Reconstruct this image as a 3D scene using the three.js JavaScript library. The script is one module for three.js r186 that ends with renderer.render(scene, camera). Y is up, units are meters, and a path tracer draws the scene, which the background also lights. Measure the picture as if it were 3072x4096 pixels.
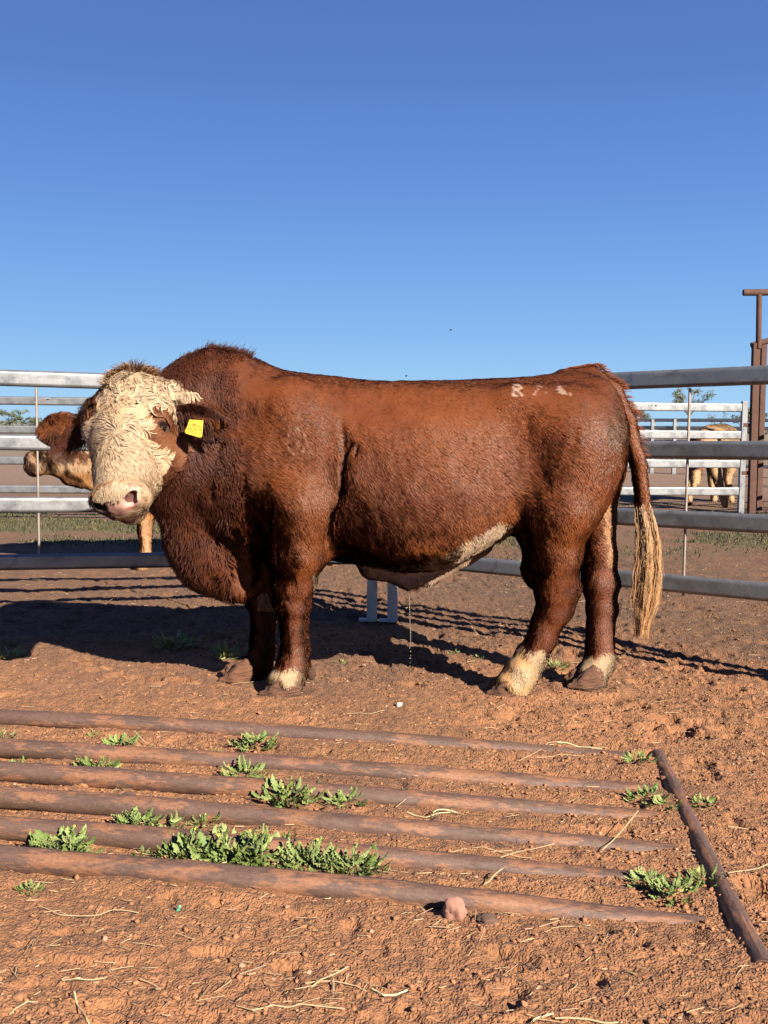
import * as THREE from 'three';
import { mergeGeometries, mergeVertices } from 'three/addons/utils/BufferGeometryUtils.js';

// ------------------------------------------------------------------ camera
const scene = new THREE.Scene();
const camera = new THREE.PerspectiveCamera(2 * Math.atan(512 / 1036) * 180 / Math.PI, 0.75, 0.05, 6000);
camera.position.set(0, 1.25, 0);
camera.rotation.set(-Math.atan(84 / 1036), 0, 0.010);
camera.updateMatrixWorld();

const renderer = new THREE.WebGLRenderer({ antialias: true });
renderer.setSize(768, 1024);
renderer.toneMapping = THREE.LinearToneMapping;
renderer.toneMappingExposure = 3.7;
renderer.shadowMap.enabled = true;
renderer.shadowMap.type = THREE.PCFSoftShadowMap;
const EXPOSURE = renderer.toneMappingExposure;

// ------------------------------------------------------------------ sky: clear air, paler towards the horizon
{
  const W = 256, Hh = 512, data = new Float32Array(W * Hh * 4);
  const stops = [[0, .42, .68, .92], [2, .36, .625, .92], [5, .255, .50, .875], [9, .185, .385, .81], [13, .135, .295, .72], [18, .103, .225, .60], [24, .082, .185, .52], [40, .047, .110, .365], [90, .027, .068, .26]];
  for (let j = 0; j < Hh; j++) {
    const el = ((j + .5) / Hh - .5) * 180;
    let c;
    if (el <= 0) c = [.20, .16, .13];
    else { let k = 0; while (k < stops.length - 2 && stops[k + 1][0] < el) k++; const a = stops[k], b = stops[k + 1], t = (el - a[0]) / (b[0] - a[0]); c = [1, 2, 3].map(q => a[q] + (b[q] - a[q]) * t); }
    for (let i = 0; i < W; i++) { const o = (j * W + i) * 4; data[o] = c[0] / EXPOSURE; data[o + 1] = c[1] / EXPOSURE; data[o + 2] = c[2] / EXPOSURE; data[o + 3] = 1; }
  }
  const t = new THREE.DataTexture(data, W, Hh, THREE.RGBAFormat, THREE.FloatType);
  t.mapping = THREE.EquirectangularReflectionMapping; t.magFilter = THREE.LinearFilter; t.minFilter = THREE.LinearFilter; t.needsUpdate = true;
  scene.background = t; scene.environment = t;
}

// ------------------------------------------------------------------ sun: low, from behind the camera's right shoulder
const SUN_AZ = 37.5 * Math.PI / 180, SUN_EL = 30.5 * Math.PI / 180;
const sunDir = new THREE.Vector3(Math.sin(SUN_AZ) * Math.cos(SUN_EL), Math.sin(SUN_EL), Math.cos(SUN_AZ) * Math.cos(SUN_EL));
const sun = new THREE.DirectionalLight(new THREE.Color(1, .90, .76), 5);
sun.position.copy(sunDir).multiplyScalar(30).add(new THREE.Vector3(0, 0, -7));
sun.target.position.set(0, 0, -7);
sun.castShadow = true;
Object.assign(sun.shadow.camera, { left: -16, right: 16, top: 16, bottom: -16, near: 1, far: 80 });
sun.shadow.mapSize.set(4096, 4096); sun.shadow.radius = 1;
scene.add(sun, sun.target);

// ------------------------------------------------------------------ helpers
function rng(seed) { let s = seed >>> 0; return () => { s = (s + 0x6D2B79F5) | 0; let t = Math.imul(s ^ s >>> 15, 1 | s); t = t + Math.imul(t ^ t >>> 7, 61 | t) ^ t; return ((t ^ t >>> 14) >>> 0) / 4294967296; }; }
const mix = (a, b, t) => a + (b - a) * t, clamp = (x, a, b) => x < a ? a : x > b ? b : x;
const sstep = (a, b, x) => { const t = clamp((x - a) / (b - a), 0, 1); return t * t * (3 - 2 * t); };
const h2 = (x, y, s = 0) => { let h = Math.imul(x | 0, 374761393) + Math.imul(y | 0, 668265263) + Math.imul(s | 0, 1442695041) | 0; h = Math.imul(h ^ h >>> 13, 1274126177); h ^= h >>> 16; return (h >>> 0) / 4294967296; };
const h3 = (x, y, z, s = 0) => h2(x + Math.imul(z, 7919) | 0, y + Math.imul(z, 104729) | 0, s);
function n2(x, y, s = 0) {
  const i = Math.floor(x), j = Math.floor(y), u = x - i, v = y - j, a = u * u * (3 - 2 * u), b = v * v * (3 - 2 * v);
  return mix(mix(h2(i, j, s), h2(i + 1, j, s), a), mix(h2(i, j + 1, s), h2(i + 1, j + 1, s), a), b) * 2 - 1;
}
function n3(x, y, z, s = 0) {
  const i = Math.floor(x), j = Math.floor(y), k = Math.floor(z), u = x - i, v = y - j, w = z - k, a = u * u * (3 - 2 * u), b = v * v * (3 - 2 * v), c = w * w * (3 - 2 * w);
  const L = kk => mix(mix(h3(i, j, kk, s), h3(i + 1, j, kk, s), a), mix(h3(i, j + 1, kk, s), h3(i + 1, j + 1, kk, s), a), b);
  return mix(L(k), L(k + 1), c) * 2 - 1;
}
const fbm2 = (x, y, o, s = 0) => { let a = 0, m = .5; for (let q = 0; q < o; q++) { a += m * n2(x, y, s + q); x = x * 2.03 + 7.1; y = y * 2.03 - 3.7; m *= .5; } return a; };
function worley(x, y, s = 0) {             // distance to nearest point and to the second
  const i = Math.floor(x), j = Math.floor(y); let a = 9, b = 9, id = 0;
  for (let q = -1; q < 2; q++) for (let p = -1; p < 2; p++) {
    const X = i + p, Y = j + q, dx = X + h2(X, Y, s) - x, dy = Y + h2(X, Y, s + 1) - y, d = Math.sqrt(dx * dx + dy * dy);
    if (d < a) { b = a; a = d; id = h2(X, Y, s + 2); } else if (d < b) b = d;
  }
  return [a, b, id];
}
const taken = new Map();
function numbered(name) { const n = taken.get(name) ?? 0; taken.set(name, n + 1); return n ? name + '_' + String(n).padStart(3, '0') : name; }
function tag(o, label, category, group, kind) { o.userData.label = label; if (category) o.userData.category = category; if (group) o.userData.group = group; if (kind) o.userData.kind = kind; return o; }
function thing(name, label, category, pos = [0, 0, 0], group) { const o = new THREE.Group(); o.name = numbered(name); o.position.set(...pos); scene.add(o); return tag(o, label, category, group); }
function mesh(name, geo, mat, parent) { const m = new THREE.Mesh(geo, mat); m.name = parent === scene ? numbered(name) : name; m.castShadow = m.receiveShadow = true; parent.add(m); return m; }
function inst(name, geo, mat, mats, cols, parent) {
  const m = new THREE.InstancedMesh(geo, mat, mats.length / 16); m.name = parent === scene ? numbered(name) : name;
  m.instanceMatrix.array.set(mats); m.instanceMatrix.needsUpdate = true;
  if (cols) m.instanceColor = new THREE.InstancedBufferAttribute(new Float32Array(cols), 3);
  m.castShadow = m.receiveShadow = true; m.userData.kind = 'stuff'; m.frustumCulled = false; parent.add(m); return m;
}
const V = (x, y, z) => new THREE.Vector3(x, y, z);
const BASE = .785;                                  // the photograph is exposed bright: base colours sit low, as dry earth, hide and worn steel do
const lin = (r, g, b) => new THREE.Color().setRGB(r * BASE, g * BASE, b * BASE);
function tex(w, h, fn, srgb = false, repeat) {      // fn(u, v) -> [r, g, b] linear 0..1 or one number
  const d = new Uint8Array(w * h * 4);
  const enc = srgb ? (c => c <= .0031308 ? 12.92 * c : 1.055 * Math.pow(c, 1 / 2.4) - .055) : (c => c);
  for (let j = 0; j < h; j++) for (let i = 0; i < w; i++) {
    const c = fn(i / w, j / h), o = (j * w + i) * 4, a = typeof c === 'number' ? [c, c, c] : c;
    for (let q = 0; q < 3; q++) d[o + q] = clamp(Math.round(enc(clamp(a[q], 0, 1)) * 255), 0, 255); d[o + 3] = 255;
  }
  const t = new THREE.DataTexture(d, w, h, THREE.RGBAFormat); t.wrapS = t.wrapT = THREE.RepeatWrapping; t.magFilter = THREE.LinearFilter; t.minFilter = THREE.LinearMipmapLinearFilter; t.generateMipmaps = true;
  if (srgb) t.colorSpace = THREE.SRGBColorSpace; if (repeat) t.repeat.set(...repeat); t.needsUpdate = true; return t;
}
// tileable fbm over the unit square
function tile(u, v, f, o, s) {
  let a = 0, m = .5;
  for (let q = 0; q < o; q++) {
    const x = u * f, y = v * f, i = Math.floor(x), j = Math.floor(y), p = x - i, r = y - j, A = p * p * (3 - 2 * p), B = r * r * (3 - 2 * r), w = k => ((k % f) + f) % f;
    a += m * (mix(mix(h2(w(i), w(j), s + q), h2(w(i + 1), w(j), s + q), A), mix(h2(w(i), w(j + 1), s + q), h2(w(i + 1), w(j + 1), s + q), A), B) * 2 - 1); f *= 2; m *= .5;
  }
  return a;
}
function sweep(prof, A, B, closed = true, caps = true) {   // straight bar: profile points [side, up] in metres, from A to B
  const a = V(...A), b = V(...B), t = b.clone().sub(a), len = t.length(); t.normalize();
  let up = Math.abs(t.y) > .9 ? V(0, 0, 1) : V(0, 1, 0); const side = up.clone().cross(t).normalize(); up = t.clone().cross(side);
  const n = prof.length, seg = Math.max(1, Math.round(len / .6)), pos = [], uv = [], idx = []; let per = 0;
  const acc = prof.map((p, i) => { const q = prof[(i + n - 1) % n]; if (i) per += Math.hypot(p[0] - q[0], p[1] - q[1]); return per; });
  const total = per + Math.hypot(prof[0][0] - prof[n - 1][0], prof[0][1] - prof[n - 1][1]);
  for (let k = 0; k <= seg; k++) for (let i = 0; i <= n; i++) {
    const p = prof[i % n], c = a.clone().addScaledVector(t, len * k / seg).addScaledVector(side, p[0]).addScaledVector(up, p[1]);
    pos.push(c.x, c.y, c.z); uv.push(len * k / seg, i === n ? total : acc[i]);
  }
  for (let k = 0; k < seg; k++) for (let i = 0; i < n; i++) { const o = k * (n + 1) + i, q = o + n + 1; idx.push(o, o + 1, q, o + 1, q + 1, q); }
  if (caps) for (const k of [0, seg]) {
    const base = pos.length / 3, c = a.clone().addScaledVector(t, len * k / seg); pos.push(c.x, c.y, c.z); uv.push(0, 0);
    for (let i = 0; i <= n; i++) { const p = prof[i % n], r = c.clone().addScaledVector(side, p[0]).addScaledVector(up, p[1]); pos.push(r.x, r.y, r.z); uv.push(p[0], p[1]); }
    for (let i = 0; i < n; i++) k ? idx.push(base, base + 1 + i, base + 2 + i) : idx.push(base, base + 2 + i, base + 1 + i);
  }
  const g = new THREE.BufferGeometry(); g.setAttribute('position', new THREE.Float32BufferAttribute(pos, 3)); g.setAttribute('uv', new THREE.Float32BufferAttribute(uv, 2)); g.setIndex(idx); g.computeVertexNormals();
  // weld the seam's normals
  const N = g.attributes.normal; for (let k = 0; k <= seg; k++) { const o = k * (n + 1), q = o + n; const x = N.getX(o) + N.getX(q), y = N.getY(o) + N.getY(q), z = N.getZ(o) + N.getZ(q), l = Math.hypot(x, y, z); for (const e of [o, q]) N.setXYZ(e, x / l, y / l, z / l); }
  return g;
}
const circle = (r, n = 14) => Array.from({ length: n }, (_, i) => [r * Math.cos(i / n * 6.28319), r * Math.sin(i / n * 6.28319)]);
const rrect = (w, h, r, q = 4) => { const o = []; for (const [sx, sy, a] of [[1, 1, 0], [-1, 1, 1], [-1, -1, 2], [1, -1, 3]]) for (let i = 0; i <= q; i++) { const t = (a + i / q) * Math.PI / 2; o.push([sx * (w / 2 - r) + r * Math.cos(t), sy * (h / 2 - r) + r * Math.sin(t)]); } return o; };

// ------------------------------------------------------------------ ground: trampled red soil
// half-buried pipes, described here because the soil banks up round them: [x0, z0, x1, z1, radius, height of the axis at both ends]
const RAILS = [
  [-3.1, -4.46, .98, -4.005, .035, .018, -.050],
  [-3.0, -4.07, .985, -3.60, .036, .018, -.048],
  [-2.9, -3.79, .97, -3.335, .036, .018, -.050],
  [-2.8, -3.53, .93, -3.075, .036, .018, -.052],
  [-2.7, -3.26, .80, -2.87, .036, .016, -.052],
  [-2.6, -3.06, .845, -2.605, .036, .024, -.046]];
const ENDPIPE = [1.085, -3.98, .897, -2.33, .031, -.026, -.011];
const HOOVES = [[-.468, -4.80, .1], [.61, -4.87, .1], [-.70, -5.06, .1], [1.01, -4.98, .1]];
const PRINTS = (() => { const R = rng(17), o = []; for (let i = 0; i < 150; i++) { const d = 4.2 + 5 * R(), x = (R() * 2 - 1) * (.42 * d + .3), a = R() * 6.28; o.push([x, -d, Math.cos(a), Math.sin(a), .5 + .6 * R()]); } for (let i = 0; i < 26; i++) { const d = 2.1 + 2.4 * R(), x = 1.0 + 1.1 * R(), a = R() * 6.28; o.push([x, -d, Math.cos(a), Math.sin(a), .4 + .5 * R()]); } for (let i = 0; i < 12; i++) { const d = 1.9 + .5 * R(), x = (R() - .5) * 1.8, a = R() * 6.28; o.push([x, -d, Math.cos(a), Math.sin(a), .3 + .3 * R()]); } return o; })();
function soilBase(x, z) {                       // broad shape only
  return .020 * n2(x * .9 + 3, z * .9, 11) + .012 * n2(x * 2.3, z * 2.3, 12) + .022 * Math.exp(-((z + 4.62) ** 2) / .05) * (.6 + .4 * n2(x * 1.7, 0, 13));
}
function ground(x, z) {
  const d = -z; let h = 0;
  const far = sstep(9, 20, d), near = 1 - far;
  let yard = near * (d > -4 ? 1 : 0) * sstep(7, 3.5, Math.abs(x));
  if (yard < .01) return .05 * n2(x * .11, z * .11, 14) * sstep(8, 20, Math.hypot(x, d - 4));
  h += soilBase(x, z);
  const rough = .26 + .74 * sstep(-.3, .6, n2(x * 1.1, z * 1.1, 15) + .35 * n2(x * 3.7, z * 3.7, 38) + .30 * x) + .4 * sstep(4.9, 6, d);
  const wx = x + .035 * n2(x * 9, z * 9, 16), wz = z + .035 * n2(x * 9 + 5, z * 9, 17);
  const w1 = worley(wx * 13, wz * 13, 20); h += rough * .013 * (sstep(0, .34, w1[1] - w1[0]) - .55) * (w1[2] - .25);
  const w2 = worley(wx * 31 + 3, wz * 31, 23); h += rough * .010 * (sstep(0, .4, w2[1] - w2[0]) - .5) * (w2[2] * 1.3 - .2);
  h += rough * .009 * fbm2(x * 26, z * 26, 3, 30) + .005 * n2(x * 75, z * 75, 33) + (d < 6.5 ? .0065 * (h2(Math.round(x * 2000), Math.round(z * 2000), 36) - .5) * sstep(-.7, .3, n2(x * 8, z * 8, 37)) * (.35 + .65 * rough) : 0);
  h -= rough * .020 * sstep(.42, .75, n2(x * 6.3, z * 7.7, 34)) + .012 * sstep(.55, .8, n2(x * 14, z * 15, 35));
  // soil banked against and over the pipes
  for (const p of [...RAILS, ENDPIPE]) {
    const ux = p[2] - p[0], uz = p[3] - p[1], L = ux * ux + uz * uz, t = clamp(((x - p[0]) * ux + (z - p[1]) * uz) / L, 0, 1);
    const s = (z - p[1] - uz * t) * (ux > 0 ? 1 : -1), dist = Math.hypot(x - p[0] - ux * t, z - p[1] - uz * t), y = mix(p[5], p[6], t * t * t);
    if (dist < .16) {
      const along = n2((x + z) * 5 + p[1] * 9, p[1] * 3, 40), bank = Math.max(-.018, y + .015 * along + (p === ENDPIPE ? .020 : s > 0 ? mix(-.014, .006, t) : mix(.006, .014, t)) - .004);
      const k = 1 - sstep(.045, .15, dist);
      h = mix(h, h * .5 + bank, k * .85);
      if (p !== ENDPIPE && dist < .06 && t < .93 && s > .012) h -= .012 * (1 - t);
    }
  }
  if (d > 1.8 && d < 10) for (const q of PRINTS) {      // old hoof prints: a pressed oval with a pushed-up rim
    const dx = x - q[0], dz = z - q[1]; if (dx > .16 || dx < -.16 || dz > .16 || dz < -.16) continue;
    const u = dx * q[2] + dz * q[3], v = dz * q[2] - dx * q[3], e = Math.sqrt((u / .075) ** 2 + (v / .055) ** 2); if (e > 1.9) continue;
    h += q[4] * (-.022 * (1 - sstep(.55, 1, e)) + .011 * Math.exp(-(((e - 1.18) / .22) ** 2))) + (Math.abs(v) < .008 && e < .8 ? .006 * q[4] : 0);
  }
  for (const [hx, hz, r] of HOOVES) { const q = Math.hypot(x - hx, z - hz); if (q < .26) h = mix(h, .000 - .006 * (q < .1 ? 1 : 0), 1 - sstep(.10, .26, q)) + .014 * Math.exp(-(((q - .16) / .035) ** 2)); }
  return h * yard;
}
{
  const zs = [], xs = [];
  for (let d = -60; d < -4; d += 6) zs.push(-d); for (let d = -4; d < 1.5; d += .35) zs.push(-d);
  { let d = 1.5, s = .0082; while (d < 3000) { zs.push(-d); if (d > 4.3) s *= d < 9 ? 1.0075 : d < 20 ? 1.02 : 1.12; d += s; } }
  { let x = 0, s = .009; const half = []; while (x < 3000) { half.push(x); if (x > 1.75) s *= x < 5 ? 1.035 : 1.13; x += s; } for (let i = half.length - 1; i > 0; i--) xs.push(-half[i]); xs.push(...half); }
  const nx = xs.length, nz = zs.length, pos = new Float32Array(nx * nz * 3), col = new Float32Array(nx * nz * 3), uv = new Float32Array(nx * nz * 2), idx = new Uint32Array((nx - 1) * (nz - 1) * 6);
  for (let j = 0; j < nz; j++) for (let i = 0; i < nx; i++) {
    const x = xs[i], z = zs[j], d = -z, o = j * nx + i;
    pos[o * 3] = x; pos[o * 3 + 1] = ground(x, z); pos[o * 3 + 2] = z; uv[o * 2] = x; uv[o * 2 + 1] = z;
    // colours: fresh orange-red dust in front, browner manure-stained earth behind, thin grass and pale gravel far off
    const a = n2(x * .8, z * .8, 50), b = n2(x * 3.1, z * 3.1, 51), c = n2(x * 11, z * 11, 52);
    let R = .255, Gc = .111, B = .046;
    const brown = clamp(sstep(4.9, 6.4, d + .6 * a) * .8 + sstep(.35, .85, a * .6 + b * .35 + .55 * sstep(.4, 1.6, x) * sstep(2.4, 4, d)) * .65, 0, 1);
    R = mix(R, .122, brown); Gc = mix(Gc, .057, brown); B = mix(B, .025, brown);
    const f = 1 + .10 * b + .10 * c; R *= f; Gc *= f; B *= f;
    const scrub = sstep(16, 24, d); R = mix(R, .22, scrub * .8); Gc = mix(Gc, .135, scrub * .8); B = mix(B, .09, scrub * .8);
    const plain = sstep(30, 45, d); R = mix(R, .19, plain); Gc = mix(Gc, .14, plain); B = mix(B, .088, plain);
    const green = sstep(9.7, 11.4, d + a) * sstep(19, 14, d + a) * sstep(-.25, .35, n2(x * .7, z * 1.2, 53) + .5 * b + .12) * .7; R = mix(R, .075, green); Gc = mix(Gc, .076, green); B = mix(B, .027, green);
    col[o * 3] = R; col[o * 3 + 1] = Gc; col[o * 3 + 2] = B;
  }
  let q = 0; for (let j = 0; j < nz - 1; j++) for (let i = 0; i < nx - 1; i++) { const o = j * nx + i, p = o + nx; idx[q++] = o; idx[q++] = o + 1; idx[q++] = p; idx[q++] = o + 1; idx[q++] = p + 1; idx[q++] = p; }
  const g = new THREE.BufferGeometry(); g.setAttribute('position', new THREE.BufferAttribute(pos, 3)); g.setAttribute('color', new THREE.BufferAttribute(col, 3)); g.setAttribute('uv', new THREE.BufferAttribute(uv, 2)); g.setIndex(new THREE.BufferAttribute(idx, 1)); g.computeVertexNormals();
  const map = tex(1024, 1024, (u, v) => { const k = .80 + .30 * tile(u, v, 24, 4, 60) + .28 * tile(u, v, 160, 2, 65); const p = h2(Math.floor(u * 340), Math.floor(v * 340), 66) > .988 ? .5 : 0; return [k + p, k * .99 + p * 1.1, k * .97 + p * 1.2]; }, true);
  const bump = tex(1024, 1024, (u, v) => .5 + .30 * tile(u, v, 40, 4, 70) + .40 * tile(u, v, 256, 2, 76) - .35 * sstep(.12, .4, tile(u, v, 70, 2, 78)));
  const soil = new THREE.MeshStandardMaterial({ color: lin(1, 1, 1), vertexColors: true, map, bumpMap: bump, bumpScale: .010, roughness: .96 });
  const m = mesh('ground', g, soil, scene); m.userData.kind = 'structure';
  m.userData.label = 'trampled red soil of the stock yard';
  console.log('ground', nx, nz, nx * nz);
}
// loose clods and pebbles of the same soil
{
  const R = rng(5), vs = [0, 1, 2].map(s => {
    const g = new THREE.IcosahedronGeometry(1, 2), p = g.attributes.position;
    for (let i = 0; i < p.count; i++) { const x = p.getX(i), y = p.getY(i), z = p.getZ(i), k = 1 + .34 * n3(x * 1.7 + s * 9, y * 1.7, z * 1.7, 80) + .16 * n3(x * 4.2, y * 4.2 + s * 5, z * 4.2, 81); p.setXYZ(i, x * k, y * k * .72, z * k * .9); }
    const m = mergeVertices(g); m.deleteAttribute('uv'); m.computeVertexNormals(); return m;
  });
  const mat = new THREE.MeshStandardMaterial({ roughness: .97, color: lin(1, 1, 1) }), M4 = new THREE.Matrix4(), Q = new THREE.Quaternion(), E3 = new THREE.Euler();
  const grp = thing('soil_clods', 'loose clods and crumbs of red soil scattered over the yard', 'soil'); grp.userData.kind = 'stuff';
  vs.forEach((g, s) => {
    const mats = [], cols = [];
    for (let i = 0; i < 20000; i++) {
      const d = 1.9 + 6.5 * Math.pow(R(), 1.9), x = (R() * 2 - 1) * (.55 * d + .5), z = -d;
      if (n2(x * 1.1, z * 1.1, 15) + .28 * x + .5 * n2(x * 4, z * 4, 82) < -.25 && R() < .8) continue;
      const big = R(), r = .0016 + .006 * Math.pow(big, 4) + (R() < .010 ? .009 * R() : 0);
      Q.setFromEuler(E3.set((R() - .5) * .9, R() * 6.28, (R() - .5) * .9)); M4.compose(V(x, ground(x, z) + r * .25, z), Q, V(r * (1 + .5 * R()), r, r)); mats.push(...M4.elements);
      const a = n2(x * .8, z * .8, 50), br = clamp(sstep(4.9, 6.4, d + .6 * a) * .8 + R() * .5, 0, 1), f = .8 + .45 * R(), pale = R() < .03 ? .10 : 0;
      cols.push(mix(.262, .115, br) * f + pale, mix(.117, .054, br) * f + pale * .8, mix(.051, .025, br) * f + pale * .7);
    }
    inst('soil_clod', g, mat, mats, cols, grp);
  });
}

// ------------------------------------------------------------------ metals
const galvMap = tex(512, 512, (u, v) => { const k = .80 + .16 * tile(u, v, 6, 4, 90) + .10 * tile(u, v, 64, 2, 94) - (tile(u, v, 10, 3, 97) > .34 ? .16 : 0); return [k, k, k * 1.01]; }, true, [1.2, 1.2]);
const galvRough = tex(512, 512, (u, v) => .52 + .22 * tile(u, v, 8, 4, 91) + .1 * tile(u, v, 90, 2, 96)); galvRough.repeat.set(1.2, 1.2);
const galv = new THREE.MeshStandardMaterial({ color: lin(0.296, 0.303, 0.311), map: galvMap, roughnessMap: galvRough, metalness: .72, roughness: .95 });
const whiteSteel = new THREE.MeshStandardMaterial({ color: lin(.60, .60, .58), map: galvMap, metalness: .45, roughness: .6 });
const rodSteel = new THREE.MeshStandardMaterial({ color: lin(0.311, 0.266, 0.229), map: galvMap, metalness: .4, roughness: .6 });
const rustMap = tex(512, 512, (u, v) => { const a = .5 + .6 * tile(u, v, 8, 5, 100), b = tile(u, v, 40, 3, 106); return [.62 + .4 * a + .12 * b, .55 + .42 * a + .1 * b, .5 + .4 * a]; }, true, [2, 2]);
const rust = new THREE.MeshStandardMaterial({ color: lin(.088, .040, .028), map: rustMap, metalness: .15, roughness: .85 });
// old pipe: brown oxide with patches of caked dust and scratches along it
const pipeMap = tex(1024, 512, (u, v) => {
  const dust = sstep(-.08, .36, tile(u, v, 9, 5, 110) + .55 * tile(u, v, 60, 3, 116)), sc = tile(u, v, 6, 2, 118) + .8 * (h2(Math.floor(u * 300), Math.floor(v * 40), 119) - .5), k = 1 + .35 * tile(u, v, 90, 2, 121) + .30 * sc;
  return [mix(.088, .180, dust) * k, mix(.049, .082, dust) * k, mix(.036, .043, dust) * k];
}, true, [.8, 3.2]);
const pipeBump = tex(512, 512, (u, v) => .5 + .5 * tile(u, v, 10, 5, 124)); pipeBump.repeat.set(1.6, 6);
const pipeMat = new THREE.MeshStandardMaterial({ color: lin(1, 1, 1), map: pipeMap, bumpMap: pipeBump, bumpScale: .003, roughness: .62, metalness: .12 });

// ------------------------------------------------------------------ half-buried gate of pipes in front of the bull
{
  const g = thing('buried_pipe_gate', 'old rusty pipe gate lying half buried in the red soil in the foreground', 'pipe gate');
  const bar = ([x0, z0, x1, z1, r, y0, y1], n, wob) => {            // gently sagging pipe with real thickness
    const pts = []; for (let i = 0; i <= 12; i++) { const t = i / 12; pts.push(V(mix(x0, x1, t), mix(y0, y1, Math.pow(t, 3)) + wob * .006 * n2(t * 4, x0 * 7 + z0, 130), mix(z0, z1, t) + wob * .006 * n2(t * 3, x0 * 5 + z0, 131))); }
    const c = new THREE.CatmullRomCurve3(pts), tg = new THREE.TubeGeometry(c, 90, r, 22, false), len = c.getLength(), uv = tg.attributes.uv;
    for (let i = 0; i < uv.count; i++) uv.setXY(i, uv.getX(i) * len + z0, uv.getY(i) * 6.283 * r + .37 * z0);
    const p = tg.attributes.position, nn = tg.attributes.normal; for (let i = 0; i < p.count; i++) { const k = .0018 * n3(p.getX(i) * 30, p.getY(i) * 30, p.getZ(i) * 30, 132) + .0016 * n3(p.getX(i) * 6, p.getY(i) * 6, p.getZ(i) * 6, 133); p.setXYZ(i, p.getX(i) + nn.getX(i) * k, p.getY(i) + nn.getY(i) * k, p.getZ(i) + nn.getZ(i) * k); }
    tg.computeVertexNormals(); return tg;
  };
  RAILS.forEach(r => mesh('rail', bar(r, 22, 1), pipeMat, g));
  const e = mesh('end_rail', bar(ENDPIPE, 22, .6), pipeMat, g);
  // open mouth of the end rail: rim and dark bore
  const dir = V(ENDPIPE[2] - ENDPIPE[0], .02, ENDPIPE[3] - ENDPIPE[1]).normalize(), end = V(ENDPIPE[2], ENDPIPE[6], ENDPIPE[3]);
  const prof = [[.0392, -.02], [.0405, .0], [.039, .003], [.034, .003], [.033, 0], [.033, -.16], [0.001, -.16]].map(p => new THREE.Vector2(...p));
  const rim = new THREE.LatheGeometry(prof.map(q => q.multiplyScalar(.030 / .039)), 28); rim.rotateX(0); const m = mesh('pipe_mouth', rim, rust, e); m.quaternion.setFromUnitVectors(V(0, 1, 0), dir); m.position.copy(end);
}

// ------------------------------------------------------------------ yard panels of oval cattle rail
const ovalRail = rrect(.046, .094, .021, 5), RAIL_Y = [1.523, 1.153, .790, .452];
function panel(name, label, A, B, ys, mat, rods, postsAt, o = {}) {
  const g = thing(name, label, 'fence', [A[0], 0, A[1]], o.group); const dx = B[0] - A[0], dz = B[1] - A[1], L = Math.hypot(dx, dz), ux = dx / L, uz = dz / L;
  ys.forEach((y, i) => mesh('rail', sweep(o.prof ?? ovalRail, [0, y, 0], [dx, y + (o.rise ?? 0), dz]), mat, g));
  for (const s of rods ?? []) { const lean = o.lean ?? 0; mesh('rod', sweep(circle(.0075, 8), [ux * s + lean, ys[ys.length - 1] - .03, uz * s], [ux * s, ys[0] - .02, uz * s]), rodSteel, g); }
  for (const s of postsAt ?? []) {
    const w = o.post ?? .05, p = mesh('post', sweep(rrect(w, w, .006, 2), [ux * s, 0, uz * s], [ux * s, ys[0] + (o.over ?? .03), uz * s]), o.postMat ?? mat, g);
    if (o.foot) { const f = mesh('foot_plate', new THREE.BoxGeometry(.11, .012, .07), o.postMat ?? mat, p); f.position.set(ux * s - .03 * Math.sign(s || -1), .008, uz * s); }
  }
  return g;
}
const CORNER = [0.0, -6.66];
panel('yard_panel', 'galvanised oval-rail panel behind the cream-faced head, bright in the sun', [-3.75, -5.55], [-.045, CORNER[1]], RAIL_Y.map(y => y + .012), galv, [1.795, 3.05], [.02, 3.84], { foot: true, postMat: whiteSteel, post: .066, rise: -.045, over: -.03 });
panel('yard_panel', 'galvanised oval-rail panel behind the rump and tail of the big bull', [.045, CORNER[1] + .01], [2.75, -4.38], RAIL_Y.map(y => y - .032), galv, [1.99], [.02, 3.5], { foot: true, postMat: whiteSteel, post: .066, rise: .055, over: .0 });
// second line of fence beyond
panel('back_panel', 'galvanised rail fence far behind the left yard panel', [-9.5, -13.0], [.6, -13.9], [1.553, 1.184, .784, .412], galv, [], [.02, 3.4, 7.0, 10.1], { prof: rrect(.05, .108, .022, 4), post: .06 });
// pale gate panel on the right, hung on the rusty post
{
  const g = panel('gate_panel', 'pale steel gate with flat top rails hung on the rusty post', [.7, -15.3], [5.50, -15.85], [1.61, 1.195, .755, .335], galv, [], [.03, 4.80], { prof: rrect(.05, .125, .016, 3), post: .085, over: .10 });
  const s = 4.83; for (const y of [1.35, .62]) { const b = mesh('hinge_strap', new THREE.BoxGeometry(.20, .055, .10), rust, g); b.position.set(4.85, y, -.55); }
}
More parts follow.
